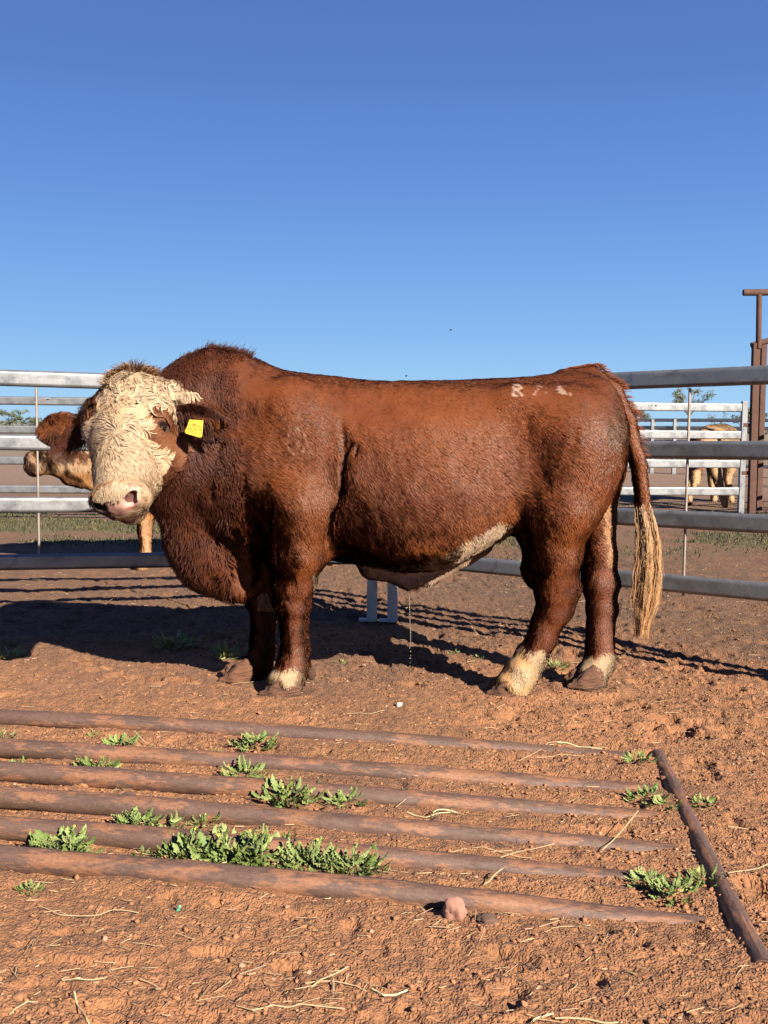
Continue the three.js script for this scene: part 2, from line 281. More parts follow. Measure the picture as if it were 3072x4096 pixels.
// rusty uprights of the loading race at the right edge
{
  const g = thing('rusty_post', 'tall rusty steel upright with a pipe crossbar on top at the right edge', 'post', [5.62, 0, -15.8]);
  mesh('upright', sweep(rrect(.105, .105, .01, 2), [0, -.1, 0], [-.03, 2.58, 0]), rust, g);
  mesh('extension', sweep(circle(.042, 12), [.0, 2.5, .03], [-.02, 3.31, .03]), rust, g);
  mesh('crossbar', sweep(circle(.050, 12), [-.26, 3.33, .03], [2.2, 3.37, .05]), rust, g);
  const g2 = thing('rusty_post', 'second rusty upright with a curved top bar, behind the tall one', 'post', [5.98, 0, -16.5]);
  mesh('upright', sweep(rrect(.09, .09, .01, 2), [0, -.1, 0], [-.02, 2.66, 0]), rust, g2);
  mesh('crossbar', new THREE.TubeGeometry(new THREE.CatmullRomCurve3([V(-.22, 2.60, .02), V(.05, 2.68, .02), V(.6, 2.78, .02), V(1.5, 2.82, .02)]), 16, .05, 10), rust, g2);
  const g3 = thing('rusty_gate', 'rusty pipe gate with many rails beside the tall rusty post', 'gate', [5.86, 0, -15.6]);
  mesh('upright', sweep(circle(.045, 12), [0, .12, 0], [0, 1.60, 0]), rust, g3);
  for (const y of [1.56, 1.12, .60, .42, .20]) mesh('rail', sweep(circle(.030, 10), [.0, y, 0], [2.4, y + .12, -1.2]), rust, g3);
}
// dark fence further off on the right
panel('far_panel', 'distant rail fence with paired posts beyond the pale gate', [4.0, -34], [14, -25], [1.56, 1.34, .95, .30], galv, [], [1, 5.2, 5.9, 10, 13.3], { prof: rrect(.05, .10, .02, 2), post: .11 });
panel('far_panel', 'low grey rails in the distance at the far right beyond the rusty gate', [9.5, -22], [14, -23], [1.5, 1.1, .7, .3], galv, [], [.1, 4.4], { prof: rrect(.05, .10, .02, 2), post: .1 });

// ------------------------------------------------------------------ the bull's shape in metres (x right, y up, z towards the camera)
const TRUNK=[[-0.825,1.600,0.744,0.200],[-0.727,1.579,0.667,0.250],[-0.596,1.531,0.622,0.310],[-0.421,1.506,0.619,0.345],[-0.246,1.482,0.625,0.360],[-0.071,1.475,0.600,0.375],[0.148,1.472,0.571,0.385],[0.323,1.476,0.604,0.380],[0.498,1.483,0.691,0.365],[0.651,1.495,0.781,0.345],[0.803,1.514,0.861,0.330],[0.934,1.524,0.906,0.300],[1.023,1.492,0.940,0.255],[1.096,1.380,1.007,0.190],[1.130,1.249,1.096,0.100]], TRUNK_Z=-4.930;
const BONES=[[-0.727,1.286,-4.930,0.278,-0.857,1.312,-4.920,0.237,0.100],
[-0.857,1.299,-4.920,0.237,-1.026,1.281,-4.740,0.165,0.080],
[-0.680,1.057,-4.900,0.328,-0.931,1.078,-4.840,0.255,0.090],
[-0.931,1.078,-4.840,0.238,-1.023,1.113,-4.720,0.177,0.060],
[-0.959,0.911,-4.740,0.089,-0.895,0.708,-4.850,0.100,0.060],
[-0.895,0.708,-4.850,0.108,-0.824,0.619,-4.900,0.127,0.050],
[-0.835,0.625,-4.900,0.131,-0.684,0.534,-4.930,0.101,0.060],
[-0.684,0.545,-4.930,0.110,-0.485,0.681,-4.930,0.154,0.070],
[-0.399,0.920,-4.700,0.193,-0.401,0.705,-4.730,0.139,0.060],
[-0.401,0.705,-4.730,0.131,-0.412,0.539,-4.760,0.100,0.040],
[-0.412,0.539,-4.760,0.094,-0.417,0.444,-4.770,0.082,0.025],
[-0.419,0.444,-4.770,0.082,-0.413,0.355,-4.780,0.062,0.020],
[-0.413,0.355,-4.780,0.062,-0.409,0.217,-4.790,0.059,0.020],
[-0.409,0.206,-4.790,0.066,-0.417,0.131,-4.780,0.075,0.020],
[-0.417,0.131,-4.780,0.075,-0.450,0.070,-4.760,0.081,0.020],
[-0.559,0.776,-5.100,0.171,-0.586,0.594,-5.080,0.132,0.050],
[-0.586,0.594,-5.080,0.125,-0.599,0.410,-5.070,0.084,0.040],
[-0.603,0.410,-5.070,0.084,-0.594,0.313,-5.070,0.059,0.020],
[-0.594,0.313,-5.070,0.059,-0.599,0.155,-5.070,0.056,0.020],
[-0.599,0.155,-5.070,0.066,-0.619,0.085,-5.050,0.070,0.020],
[-0.619,0.085,-5.050,0.068,-0.666,0.033,-5.040,0.072,0.020],
[0.861,1.184,-4.720,0.221,0.815,0.909,-4.720,0.169,0.080],
[0.790,0.911,-4.700,0.172,0.785,0.706,-4.730,0.120,0.050],
[0.699,0.866,-4.720,0.127,0.737,0.695,-4.730,0.089,0.060],
[0.785,0.706,-4.730,0.120,0.800,0.528,-4.770,0.100,0.030],
[0.800,0.528,-4.770,0.098,0.797,0.427,-4.790,0.081,0.020],
[0.858,0.515,-4.790,0.058,0.832,0.405,-4.790,0.051,0.030],
[0.797,0.427,-4.790,0.079,0.752,0.280,-4.810,0.069,0.020],
[0.752,0.280,-4.810,0.068,0.703,0.178,-4.820,0.071,0.020],
[0.703,0.178,-4.820,0.073,0.659,0.109,-4.810,0.080,0.020],
[0.659,0.109,-4.810,0.077,0.616,0.053,-4.800,0.077,0.020],
[1.027,1.088,-5.120,0.160,1.042,0.815,-5.100,0.096,0.070],
[1.042,0.815,-5.100,0.096,1.059,0.633,-5.080,0.086,0.030],
[1.059,0.633,-5.080,0.084,1.070,0.498,-5.060,0.086,0.030],
[1.070,0.498,-5.060,0.084,1.078,0.385,-5.050,0.072,0.020],
[1.078,0.385,-5.050,0.070,1.069,0.204,-5.030,0.066,0.020],
[1.069,0.204,-5.030,0.067,1.061,0.111,-5.010,0.069,0.020],
[1.061,0.111,-5.010,0.069,1.022,0.049,-4.980,0.076,0.020],
[0.794,0.761,-4.930,0.099,0.794,0.600,-4.930,0.132,0.040],
[0.467,0.696,-4.920,0.048,0.215,0.554,-4.930,0.053,0.050],
[0.215,0.558,-4.930,0.053,0.115,0.526,-4.930,0.033,0.030],
[0.115,0.542,-4.930,0.048,-0.063,0.591,-4.930,0.057,0.050],
[0.837,1.491,-4.930,0.035,0.968,1.483,-4.930,0.062,0.050],
[0.968,1.483,-4.930,0.062,1.064,1.428,-4.930,0.053,0.030],
[1.064,1.428,-4.930,0.051,1.146,1.304,-4.930,0.040,0.020],
[1.146,1.304,-4.930,0.040,1.203,1.097,-4.920,0.033,0.015],
[1.203,1.097,-4.920,0.033,1.228,0.921,-4.920,0.027,0.015],
[1.228,0.921,-4.920,0.026,1.245,0.788,-4.920,0.022,0.010]];
const LUMPS=[[-0.833,1.311,-4.930,0.235,0.270,0.170,0.070,0.000,0.000,0.000],
[-0.425,1.119,-4.700,0.220,0.340,0.130,0.090,0.000,0.000,0.080],
[-0.377,0.858,-4.680,0.150,0.140,0.110,0.060,0.000,0.000,0.000],
[-0.531,1.106,-5.160,0.220,0.340,0.130,0.090,0.000,0.000,0.000],
[0.820,1.133,-4.660,0.240,0.300,0.120,0.090,0.000,0.000,0.000],
[0.915,1.119,-5.200,0.240,0.300,0.120,0.090,0.000,0.000,0.000],
[0.973,1.248,-4.760,0.110,0.220,0.100,0.070,0.000,0.000,0.000],
[1.042,1.248,-5.100,0.110,0.220,0.100,0.070,0.000,0.000,0.000],
[0.599,1.369,-4.680,0.100,0.070,0.050,0.080,0.000,0.000,0.000],
[0.156,0.991,-4.660,0.420,0.300,0.130,0.120,0.000,0.000,0.000]];
const POLL=[-1.164,1.480,-4.600], NOSE=[-1.113,0.962,-4.200];
const CREASES=[[-0.207,1.318,-4.585,-0.181,1.136,-4.560,0.010,0.020],
[-0.181,1.136,-4.558,-0.184,0.973,-4.560,0.013,0.020],
[-0.184,0.973,-4.560,-0.229,0.868,-4.585,0.012,0.020],
[-0.233,0.889,-4.580,-0.255,0.740,-4.620,0.016,0.020],
[-0.161,1.237,-4.560,-0.151,0.911,-4.570,0.006,0.015],
[-0.130,1.177,-4.550,-0.130,0.911,-4.570,0.006,0.015],
[-0.723,1.170,-4.620,-0.776,0.922,-4.620,0.008,0.040],
[-0.703,0.741,-4.760,-0.649,0.546,-4.800,0.062,0.050],
[0.577,0.930,-4.550,0.639,0.725,-4.640,0.018,0.030]];

// ------------------------------------------------------------------ implicit surfaces and their mesher
const smin = (a, b, k) => { const h = k - Math.abs(a - b); return h > 0 ? Math.min(a, b) - h * h / (4 * k) : Math.min(a, b); };
const smax = (a, b, k) => -smin(-a, -b, k);
function capsule(x, y, z, c) {                    // tapered capsule [ax, ay, az, ra, bx, by, bz, rb, k]
  const bx = c[4] - c[0], by = c[5] - c[1], bz = c[6] - c[2], px = x - c[0], py = y - c[1], pz = z - c[2];
  const t = clamp((px * bx + py * by + pz * bz) / (bx * bx + by * by + bz * bz), 0, 1), dx = px - bx * t, dy = py - by * t, dz = pz - bz * t;
  return Math.sqrt(dx * dx + dy * dy + dz * dz) - mix(c[3], c[7], t * t * (3 - 2 * t) * .5 + t * .5);
}
function ellip(x, y, z, rx, ry, rz) {
  const a = x / rx, b = y / ry, c = z / rz, k0 = Math.sqrt(a * a + b * b + c * c); if (k0 < 1e-6) return -Math.min(rx, ry, rz);
  const d = x / (rx * rx), e = y / (ry * ry), f = z / (rz * rz); return k0 * (k0 - 1) / Math.sqrt(d * d + e * e + f * f);
}
// surface nets on a sparse grid: only blocks near the surface are sampled
function netSurface(sdf, lo, hi, h) {
  const B = 8, n = [0, 1, 2].map(i => Math.ceil((hi[i] - lo[i]) / h / B) * B + 1), [nx, ny, nz] = n, sy = nx, sz = nx * ny;
  const f = new Float32Array(nx * ny * nz).fill(1), reach = B * h * .87 * 1.5 + h, live = [];
  for (let K = 0; K < nz - 1; K += B) for (let J = 0; J < ny - 1; J += B) for (let I = 0; I < nx - 1; I += B) {
    const v = sdf(lo[0] + (I + B / 2) * h, lo[1] + (J + B / 2) * h, lo[2] + (K + B / 2) * h);
    if (Math.abs(v) < reach) live.push(I, J, K);
    else { const s = v < 0 ? -1 : 1; if (s < 0) for (let k = K; k <= K + B; k++) for (let j = J; j <= J + B; j++) for (let i = I; i <= I + B; i++) f[i + j * sy + k * sz] = -1; }
  }
  const seen = new Uint8Array(f.length);
  for (let q = 0; q < live.length; q += 3) {
    const near = sdf.near ? sdf.near(lo[0] + (live[q] + B / 2) * h, lo[1] + (live[q + 1] + B / 2) * h, lo[2] + (live[q + 2] + B / 2) * h, B * h * .87) : sdf;
    for (let k = live[q + 2]; k <= live[q + 2] + B; k++) for (let j = live[q + 1]; j <= live[q + 1] + B; j++) for (let i = live[q]; i <= live[q] + B; i++) {
      const o = i + j * sy + k * sz; if (!seen[o]) { seen[o] = 1; f[o] = near(lo[0] + i * h, lo[1] + j * h, lo[2] + k * h); }
    }
  }
  const vid = new Int32Array(f.length).fill(-1), pos = [], idx = [], E = [[0, 1], [2, 3], [4, 5], [6, 7], [0, 2], [1, 3], [4, 6], [5, 7], [0, 4], [1, 5], [2, 6], [3, 7]], off = [0, 1, sy, sy + 1, sz, sz + 1, sz + sy, sz + sy + 1];
  for (let q = 0; q < live.length; q += 3) for (let k = live[q + 2]; k < live[q + 2] + B; k++) for (let j = live[q + 1]; j < live[q + 1] + B; j++) for (let i = live[q]; i < live[q] + B; i++) {
    const o = i + j * sy + k * sz; if (vid[o] >= 0) continue; let m = 0; for (let c = 0; c < 8; c++) if (f[o + off[c]] < 0) m |= 1 << c;
    if (m === 0 || m === 255) continue;
    let x = 0, y = 0, z = 0, w = 0;
    for (const [a, b] of E) { const A = f[o + off[a]], Bv = f[o + off[b]]; if ((A < 0) === (Bv < 0)) continue; const t = A / (A - Bv); x += mix(a & 1, b & 1, t); y += mix(a >> 1 & 1, b >> 1 & 1, t); z += mix(a >> 2, b >> 2, t); w++; }
    vid[o] = pos.length / 3; pos.push(lo[0] + (i + x / w) * h, lo[1] + (j + y / w) * h, lo[2] + (k + z / w) * h);
  }
  const quad = (a, b, c, d, flip) => { if (a < 0 || b < 0 || c < 0 || d < 0) return; flip ? idx.push(a, b, c, a, c, d) : idx.push(a, c, b, a, d, c); };
  for (let q = 0; q < live.length; q += 3) for (let k = live[q + 2]; k < live[q + 2] + B; k++) for (let j = live[q + 1]; j < live[q + 1] + B; j++) for (let i = live[q]; i < live[q] + B; i++) {
    if (!i || !j || !k) continue; const o = i + j * sy + k * sz, a = f[o] < 0;
    if (a !== f[o + 1] < 0) quad(vid[o], vid[o - sy], vid[o - sy - sz], vid[o - sz], a);
    if (a !== f[o + sy] < 0) quad(vid[o], vid[o - sz], vid[o - sz - 1], vid[o - 1], a);
    if (a !== f[o + sz] < 0) quad(vid[o], vid[o - 1], vid[o - 1 - sy], vid[o - sy], a);
  }
  const g = new THREE.BufferGeometry(); g.setAttribute('position', new THREE.Float32BufferAttribute(pos, 3)); g.setIndex(idx); g.computeVertexNormals();
  return g;
}
// one tapered lock of hair, a bent ribbon: length 1 along y, lifted towards z, waving in x
function lock(w, segs, lift, wave, turns, phase = 0, curl = 0) {
  const pos = [], nor = [], idx = [];
  for (let i = 0; i <= segs; i++) {
    const t = i / segs, ww = w * (i === segs ? .08 : (1 - .55 * t)), cx = wave * Math.sin(turns * t * 6.283 + phase) * t, z = lift * (t - .62 * t * t) * 1.6 + curl * Math.sin(t * 5.5) * t, y = t - curl * .5 * t * t;
    for (const s of [-1, 1]) { pos.push(cx + s * ww / 2, y, z - (s > 0 ? .25 * ww : 0)); nor.push(s * .55, -.25 * lift, .83); }
  }
  for (let i = 0; i < segs; i++) { const o = i * 2; idx.push(o, o + 1, o + 2, o + 1, o + 3, o + 2); }
  const g = new THREE.BufferGeometry(); g.setAttribute('position', new THREE.Float32BufferAttribute(pos, 3)); g.setAttribute('normal', new THREE.Float32BufferAttribute(nor, 3)); g.setIndex(idx); return g;
}

// ------------------------------------------------------------------ the bull
const HP = V(...POLL), HA = V(...NOSE).sub(HP), HEAD_LEN = HA.length(); HA.normalize();
const HL = V(Math.cos(.30), 0, Math.sin(.30)); HL.addScaledVector(HA, -HL.dot(HA)).normalize();
const HF = HL.clone().cross(HA); if (HF.z < 0) HF.negate();
const toHead = (x, y, z) => { const dx = x - HP.x, dy = y - HP.y, dz = z - HP.z; return [dx * HL.x + dy * HL.y + dz * HL.z, dx * HA.x + dy * HA.y + dz * HA.z, dx * HF.x + dy * HF.y + dz * HF.z]; };
const fromHead = (l, a, f) => HP.clone().addScaledVector(HL, l).addScaledVector(HA, a).addScaledVector(HF, f);
function trunk(x, y, z) {
  const T = TRUNK, n = T.length; let xx = clamp(x, T[0][0], T[n - 1][0]), i = 0; while (i < n - 2 && T[i + 1][0] < xx) i++;
  const p0 = T[Math.max(0, i - 1)], p1 = T[i], p2 = T[i + 1], p3 = T[Math.min(n - 1, i + 2)], t = (xx - p1[0]) / (p2[0] - p1[0]);
  const cr = q => { const m1 = (p2[q] - p0[q]) / (p2[0] - p0[0]) * (p2[0] - p1[0]), m2 = (p3[q] - p1[q]) / (p3[0] - p1[0]) * (p2[0] - p1[0]), t2 = t * t, t3 = t2 * t; return (2 * t3 - 3 * t2 + 1) * p1[q] + (t3 - 2 * t2 + t) * m1 + (3 * t2 - 2 * t3) * p2[q] + (t3 - t2) * m2; };
  const top = cr(1), bot = cr(2), w = cr(3), yc = (top + bot) / 2 + .02, hy = y > yc ? top - yc : yc - bot, v = Math.abs(y - yc) / hy, u = Math.abs(z - TRUNK_Z) / w;
  const e = y > yc ? 2.25 : 2.5, q = Math.pow(Math.pow(u, e) + Math.pow(v, e), 1 / e), f = (q - 1) * Math.min(hy, w), dx = x - xx;
  return dx ? Math.sqrt(Math.max(f, 0) ** 2 + dx * dx) + Math.min(f, 0) * 0 : f;
}
const EARS = [                                       // base, tip, half width, thickness, which way the hollow faces
  { b: V(-.925, 1.315, -4.56), t: V(-.690, 1.262, -4.50), w: .068, n: V(.05, -.45, .9) },
  { b: V(-1.335, 1.250, -4.69), t: V(-1.572, 1.205, -4.70), w: .088, n: V(.10, -.25, .96) }];
for (const e of EARS) { e.d = e.t.clone().sub(e.b); e.len = e.d.length(); e.d.normalize(); e.n.addScaledVector(e.d, -e.n.dot(e.d)).normalize(); e.u = e.n.clone().cross(e.d).normalize(); e.c = e.b.clone().lerp(e.t, .5); }
function earSdf(e, x, y, z) {
  const dx = x - e.c.x, dy = y - e.c.y, dz = z - e.c.z, s = dx * e.d.x + dy * e.d.y + dz * e.d.z, u = dx * e.u.x + dy * e.u.y + dz * e.u.z; let n = dx * e.n.x + dy * e.n.y + dz * e.n.z;
  if (s * s + u * u + n * n > .09) return Math.sqrt(s * s + u * u + n * n) - .15;
  n -= 4.2 * u * u - .012;                            // edges curl forward round a hollow
  const w = e.w * (1 - .25 * sstep(.02, .12, s) - .35 * sstep(-.02, -.13, s));
  return ellip(s, u, n, e.len * .54, w, .0135) * .8;
}
const HEADC = [                                      // [l, a, f, r,  l, a, f, r,  k]
  [0, .10, -.18, .178, 0, .26, -.175, .170, .05], [0, .24, -.163, .163, 0, .47, -.114, .114, .05],
  [0, .47, -.112, .110, 0, .565, -.105, .112, .04],
  [.088, .25, -.25, .105, .05, .47, -.19, .072, .05], [-.088, .25, -.25, .105, -.05, .47, -.19, .072, .05],
  [0, .52, -.20, .07, 0, .60, -.195, .058, .03],
  [.168, .085, -.13, .060, .125, .15, -.12, .080, .05], [-.172, .085, -.13, .060, -.130, .15, -.12, .085, .05],
  [0, -.02, -.12, .07, 0, .08, -.12, .12, .05]];
function headSdf(x, y, z) {
  const h = toHead(x, y, z); let q = 9; for (const c of HEADC) q = smin(q, capsule(h[0], h[1], h[2], c), c[8]);
  q = smin(q, ellip(h[0], h[1] - .615, h[2] + .088, .130, .060, .092), .03);                    // muzzle pad
  for (const s of [-1, 1]) {
    q = smin(q, ellip(h[0] - s * .150, h[1] - .232, h[2] + .112, .036, .045, .048), .035);      // brow
    q = smax(q, -ellip(h[0] - s * .180, h[1] - .272, h[2] + .100, .030, .020, .028), .012);     // eye socket
    q = smin(q, ellip(h[0] - s * .075, h[1] - .64, h[2] + .06, .034, .03, .034), .02);          // nostril wing
    const nl = h[0] - s * .066, na = h[1] - .662; q = smax(q, -ellip(nl * .8 + na * .6 * s, na * .8 - nl * .6 * s, h[2] + .046, .021, .048, .030), .007);
  }
  q = smax(q, -capsule(h[0], h[1], h[2], [-.09, .63, -.158, .006, .09, .63, -.158, .006]), .012);
  for (const s of [-1, 1]) q = smax(q, -capsule(h[0], h[1], h[2], [s * .09, .63, -.158, .007, s * .105, .50, -.175, .003]), .012); // mouth
  return q;
}
const boneMid = BONES.map(c => [(c[0] + c[4]) / 2, (c[1] + c[5]) / 2, (c[2] + c[6]) / 2, Math.hypot(c[4] - c[0], c[5] - c[1], c[6] - c[2]) / 2 + Math.max(c[3], c[7]) + c[8]]);
const headMid = fromHead(0, .3, -.15);
function bullNear(cx, cy, cz, r) {                   // the bull's surface near one place: only the pieces that reach it
  const L = LUMPS.filter(e => Math.hypot(cx - e[0], cy - e[1], cz - e[2]) < Math.max(e[3], e[4], e[5]) + e[6] + r + .05);
  const C = BONES.filter((c, i) => Math.hypot(cx - boneMid[i][0], cy - boneMid[i][1], cz - boneMid[i][2]) < boneMid[i][3] + r + .05);
  const withHead = Math.hypot(cx - headMid.x, cy - headMid.y, cz - headMid.z) < .52 + r, ears = EARS.filter(e => Math.hypot(cx - e.c.x, cy - e.c.y, cz - e.c.z) < .22 + r);
  const cre = CREASES.filter(c => Math.hypot(cx - (c[0] + c[3]) / 2, cy - (c[1] + c[4]) / 2, cz - (c[2] + c[5]) / 2) < .25 + r);
  return (x, y, z) => {
    let d = trunk(x, y, z);
    for (const e of L) { const dx = x - e[0], dy = y - e[1], dz = z - e[2], c = Math.cos(e[9]), s = Math.sin(e[9]); d = smin(d, ellip(dx * c + dy * s, dy * c - dx * s, dz, e[3], e[4], e[5]), e[6]); }
    for (const c of C) d = smin(d, capsule(x, y, z, c), c[8]);
    if (withHead) d = smin(d, headSdf(x, y, z), .05);
    for (const e of ears) d = smin(d, earSdf(e, x, y, z), .015);
    for (const c of cre) { const q = capsule(x, y, z, [c[0], c[1], c[2], c[6], c[3], c[4], c[5], c[6]]); if (-q > d - c[7]) d = smax(d, -q, c[7]); }
    return d;
  };
}
const bullAll = bullNear(0, 1, -4.9, 9), bullSdf = (x, y, z) => bullAll(x, y, z); bullSdf.near = bullNear;
// coat colours (linear), one function for hide and hair
const lineY = (pts, x) => { if (x <= pts[0][0]) return pts[0][1]; for (let i = 1; i < pts.length; i++) if (x <= pts[i][0]) return mix(pts[i - 1][1], pts[i][1], (x - pts[i - 1][0]) / (pts[i][0] - pts[i - 1][0])); return pts[pts.length - 1][1]; };
const BELLY = [[-.30, .60], [-.12, .625], [.02, .622], [.20, .635], [.28, .70], [.37, .76], [.50, .845], [.57, .83], [.61, .70], [.66, .3]];
const COL = { back: [.142, .0385, .0098], flank: [.108, .0270, .0080], neck: [.050, .0135, .0062], leg: [.120, .0315, .0095], cream: [.40, .285, .185], sock: [.37, .255, .15], belly: [.33, .225, .165], tan: [.26, .12, .05], pink: [.41, .255, .205], dark: [.02, .012, .010], earIn: [.17, .055, .02], mud: [.085, .046, .025], brand: [.30, .20, .15] };
const mixC = (a, b, t) => [mix(a[0], b[0], t), mix(a[1], b[1], t), mix(a[2], b[2], t)];
const inBar = (x, y, ax, ay, bx, by, r) => { const ux = bx - ax, uy = by - ay, t = clamp(((x - ax) * ux + (y - ay) * uy) / (ux * ux + uy * uy), 0, 1); return Math.hypot(x - ax - ux * t, y - ay - uy * t) < r; };
function brand(x, y) {                                // freeze marks: R and two worn figures on the rump, a ring on the shoulder
  const b = (cx, cy, list) => list.some(q => inBar((x - cx), (y - cy), q[0], q[1], q[2], q[3], q[4] ?? .006));
  if (b(.586, 1.424, [[-.018, -.022, -.014, .024], [-.014, .024, .012, .020], [.012, .020, .018, .008], [.018, .008, -.012, .001], [-.004, .0, .022, -.024], [-.026, -.020, -.004, -.024]])) return 1;
  if (n2(x * 160, y * 160, 210) > -.1 && b(.680, 1.424, [[-.02, -.018, -.004, .004, .008], [.004, .016, .018, .016, .005], [.022, -.008, .036, -.016, .007]])) return .75;
  if (n2(x * 160, y * 160, 211) > -.35 && b(.780, 1.424, [[-.02, .0, .0, .016, .008], [.0, .018, .022, .016, .005], [-.018, -.004, .03, -.02, .009], [-.004, .004, .012, -.01, .008]])) return .85;
  const u = (x + .388) / .040, v = (y - 1.190) / .056, r = Math.hypot(u, v); if (Math.abs(r - 1) < .16 && n2(x * 120, y * 120, 212) > -.2) return .26; if (r < .62 && inBar(u, v, -.2, .4, .3, -.4, .24) && n2(x * 150, y * 150, 213) > 0) return .26;
  return 0;
}
function coat(x, y, z, nx, ny, nz) {                 // -> [colour, kind, h] ; kind: 0 body 1 neck 2 face 3 leg 4 bare 5 belly
  const w = .5 * n3(x * 9, y * 9, z * 9, 200) + .35 * n3(x * 23, y * 23, z * 23, 201) + .25 * n3(x * 60, y * 60, z * 60, 202), h = toHead(x, y, z), [l, a, f] = h;
  for (const e of EARS) { const q = earSdf(e, x, y, z); if (q < .009) { const dx = x - e.c.x, dy = y - e.c.y, dz = z - e.c.z, s = dx * e.d.x + dy * e.d.y + dz * e.d.z, u = dx * e.u.x + dy * e.u.y + dz * e.u.z, inn = nx * e.n.x + ny * e.n.y + nz * e.n.z > .1; return [inn && u < .012 + .02 * w && s > -.05 ? COL.earIn : COL.neck, 1, h, .5]; } }
  const front = Math.abs(l) < .27 && a > -.09 && a < .78 && f > -.34 + .0 * a;
  if (front) {
    const face = f + .265 - .10 * sstep(.05, -.05, a) - .12 * sstep(.10, .0, a) + .05 * w;                          // how far forward of the jaw line
    if (face > 0 || (a > .42 && f > -.36)) {
      if (a > .60 && f > -.155 + .03 * w) {
        if (l < -.045 + .03 * w && f < -.02 && a > .61) return [COL.dark, 4, h];  // shaded left side of the muzzle, painted into the hide colour
        if (Math.hypot(Math.abs(l) - .064, (f + .046) * .8) < .021 && a < .69) return [[.10, .042, .034], 4, h];
        if (f < -.012 + .04 * w && f > -.110 + .03 * w && Math.abs(l) < .108) return [mixC(mixC(COL.pink, [.27, .13, .10], sstep(-.05, .55, n3(x * 45, y * 45, z * 45, 209))), COL.cream, sstep(.1, .5, w) * .5), 4, h];
      }
      if (a > .60 && f < -.165 && f > -.20) return [COL.pink, 4, h];
      if (a > .575 + .03 * w && a < .63 && f > -.05 && Math.abs(l + .01) < .07 + .04 * w && w > -.05) return [[.272, .126, .048], 2, h];
      if (Math.hypot((Math.abs(l) - .165) / 1.2, a - .272, (f + .10) * .7) < .026) return [[.03, .014, .009], 4, h];
      if (l > 0) { const dx = (l - .175) / .075, dy = (a - .285) / .115, q = dx * dx + dy * dy + (f > -.07 ? (f + .07) * 9 : 0); if (q < 1 + .8 * w) return [[.126, .045, .018], 2, h, .45]; if (f < -.185 + .05 * w && a < .50) return [[.102, .034, .015], 2, h]; }
      if (l < 0) { const dx = (l + .17) / .07, dy = (a - .08) / .10; if (dx * dx + dy * dy < 1 + .7 * w) return [[.116, .045, .020], 2, h]; if (f < -.2 && a < .3) return [[.102, .034, .015], 2, h]; }
      if (a < .02 + .06 * w && (f < -.11 || a < -.05)) return [[.102, .035, .014], 2, h];
      return [mixC(COL.cream, [.408, .224, .088], clamp(w * .7, 0, .5)), 2, h];
    }
  }
  // legs and socks
  if (y < .66 && (x > -.85)) {
    const nearFore = x < -.25 && z > -4.93, farFore = x < -.25 && z <= -4.93, nearHind = x > .4 && x < .93 && z > -4.93 && y < .5;
    if (nearFore && y < .135 + .05 * w && y > .05) return [x < -.40 + .05 * w ? COL.sock : mixC(COL.sock, COL.leg, .5), 3, h];
    if (nearHind && y < .215 + .07 * w + .22 * (x - .66)) return [mixC(COL.sock, [.422, .231, .095], sstep(0, .5, w) * .8), 3, h];
    if (x > .9 && z <= -4.90 && y < .155 + .06 * w + .3 * Math.max(0, x - 1.02)) return [mixC(COL.sock, COL.mud, .2), 3, h];
    if (farFore && y > .36 && Math.abs(x + .50) < .11 && n3(x * 14, y * 14, z * 3, 205) > .05 && z > -5.1) return [COL.belly, 5, h];
  }
  if (y < .9 && x > -.32 && x < .64 && y < lineY(BELLY, x) + .018 * w && ny < .75) return [mixC(mixC(COL.belly, COL.sock, sstep(-.2, .5, w)), COL.pink, sstep(.66, .58, y) * .5 * (x > 0 ? 1 : 0)), 5, h];
  if (y < .60 && x > -.35) return [mixC(COL.leg, COL.flank, sstep(-.4, .4, w)), 3, h];
  if (x > .92 && z < -4.96 && y < 1.02 && y > .5 && nx > .15) return [mixC(COL.tan, COL.flank, sstep(.2, .6, w)), 3, h];
  if (x > .55 && x < .95 && y < .78 && z < -4.84) return [mixC(COL.leg, COL.tan, sstep(0, .5, w) * .6), 5, h];   // scrotum and inner thigh
  const nk = sstep(-.50, -.76, x + .10 * w + .10 * sstep(.9, .6, y)), nkC = mixC(COL.neck, COL.flank, clamp(w, 0, .4)); if (nk > .55) return [mixC(COL.flank, nkC, nk), 1, h];
  const c = mixC(COL.flank, COL.back, sstep(-.45, .45, .8 * w + .7 * n3(x * 3.2, y * 3.2, z * 3.2, 206)));
  let o = mixC(mixC(c, COL.neck, sstep(.1, .7, w) * .35), COL.back, sstep(.1, .8, n3(x * 6 + 9, y * 7, z * 6, 208)) * .5);
  if (x > .93 && y > 1.0 && y < 1.36 && n3(x * 20, y * 20, z * 20, 207) + 1.2 - Math.hypot((x - 1.02) / .10, (y - 1.24) / .13) > .4 && z > -4.9) o = mixC(o, COL.mud, .6);
  return [mixC(o, nkC, nk), 0, h];
}
const bull = thing('bull', 'large red-brown bull with a curly cream face and yellow ear tag standing side-on', 'bull', [0, 0, 0]);
const bullGeo = netSurface(bullSdf, [-1.66, -.02, -5.42], [1.30, 1.72, -4.02], .0074);
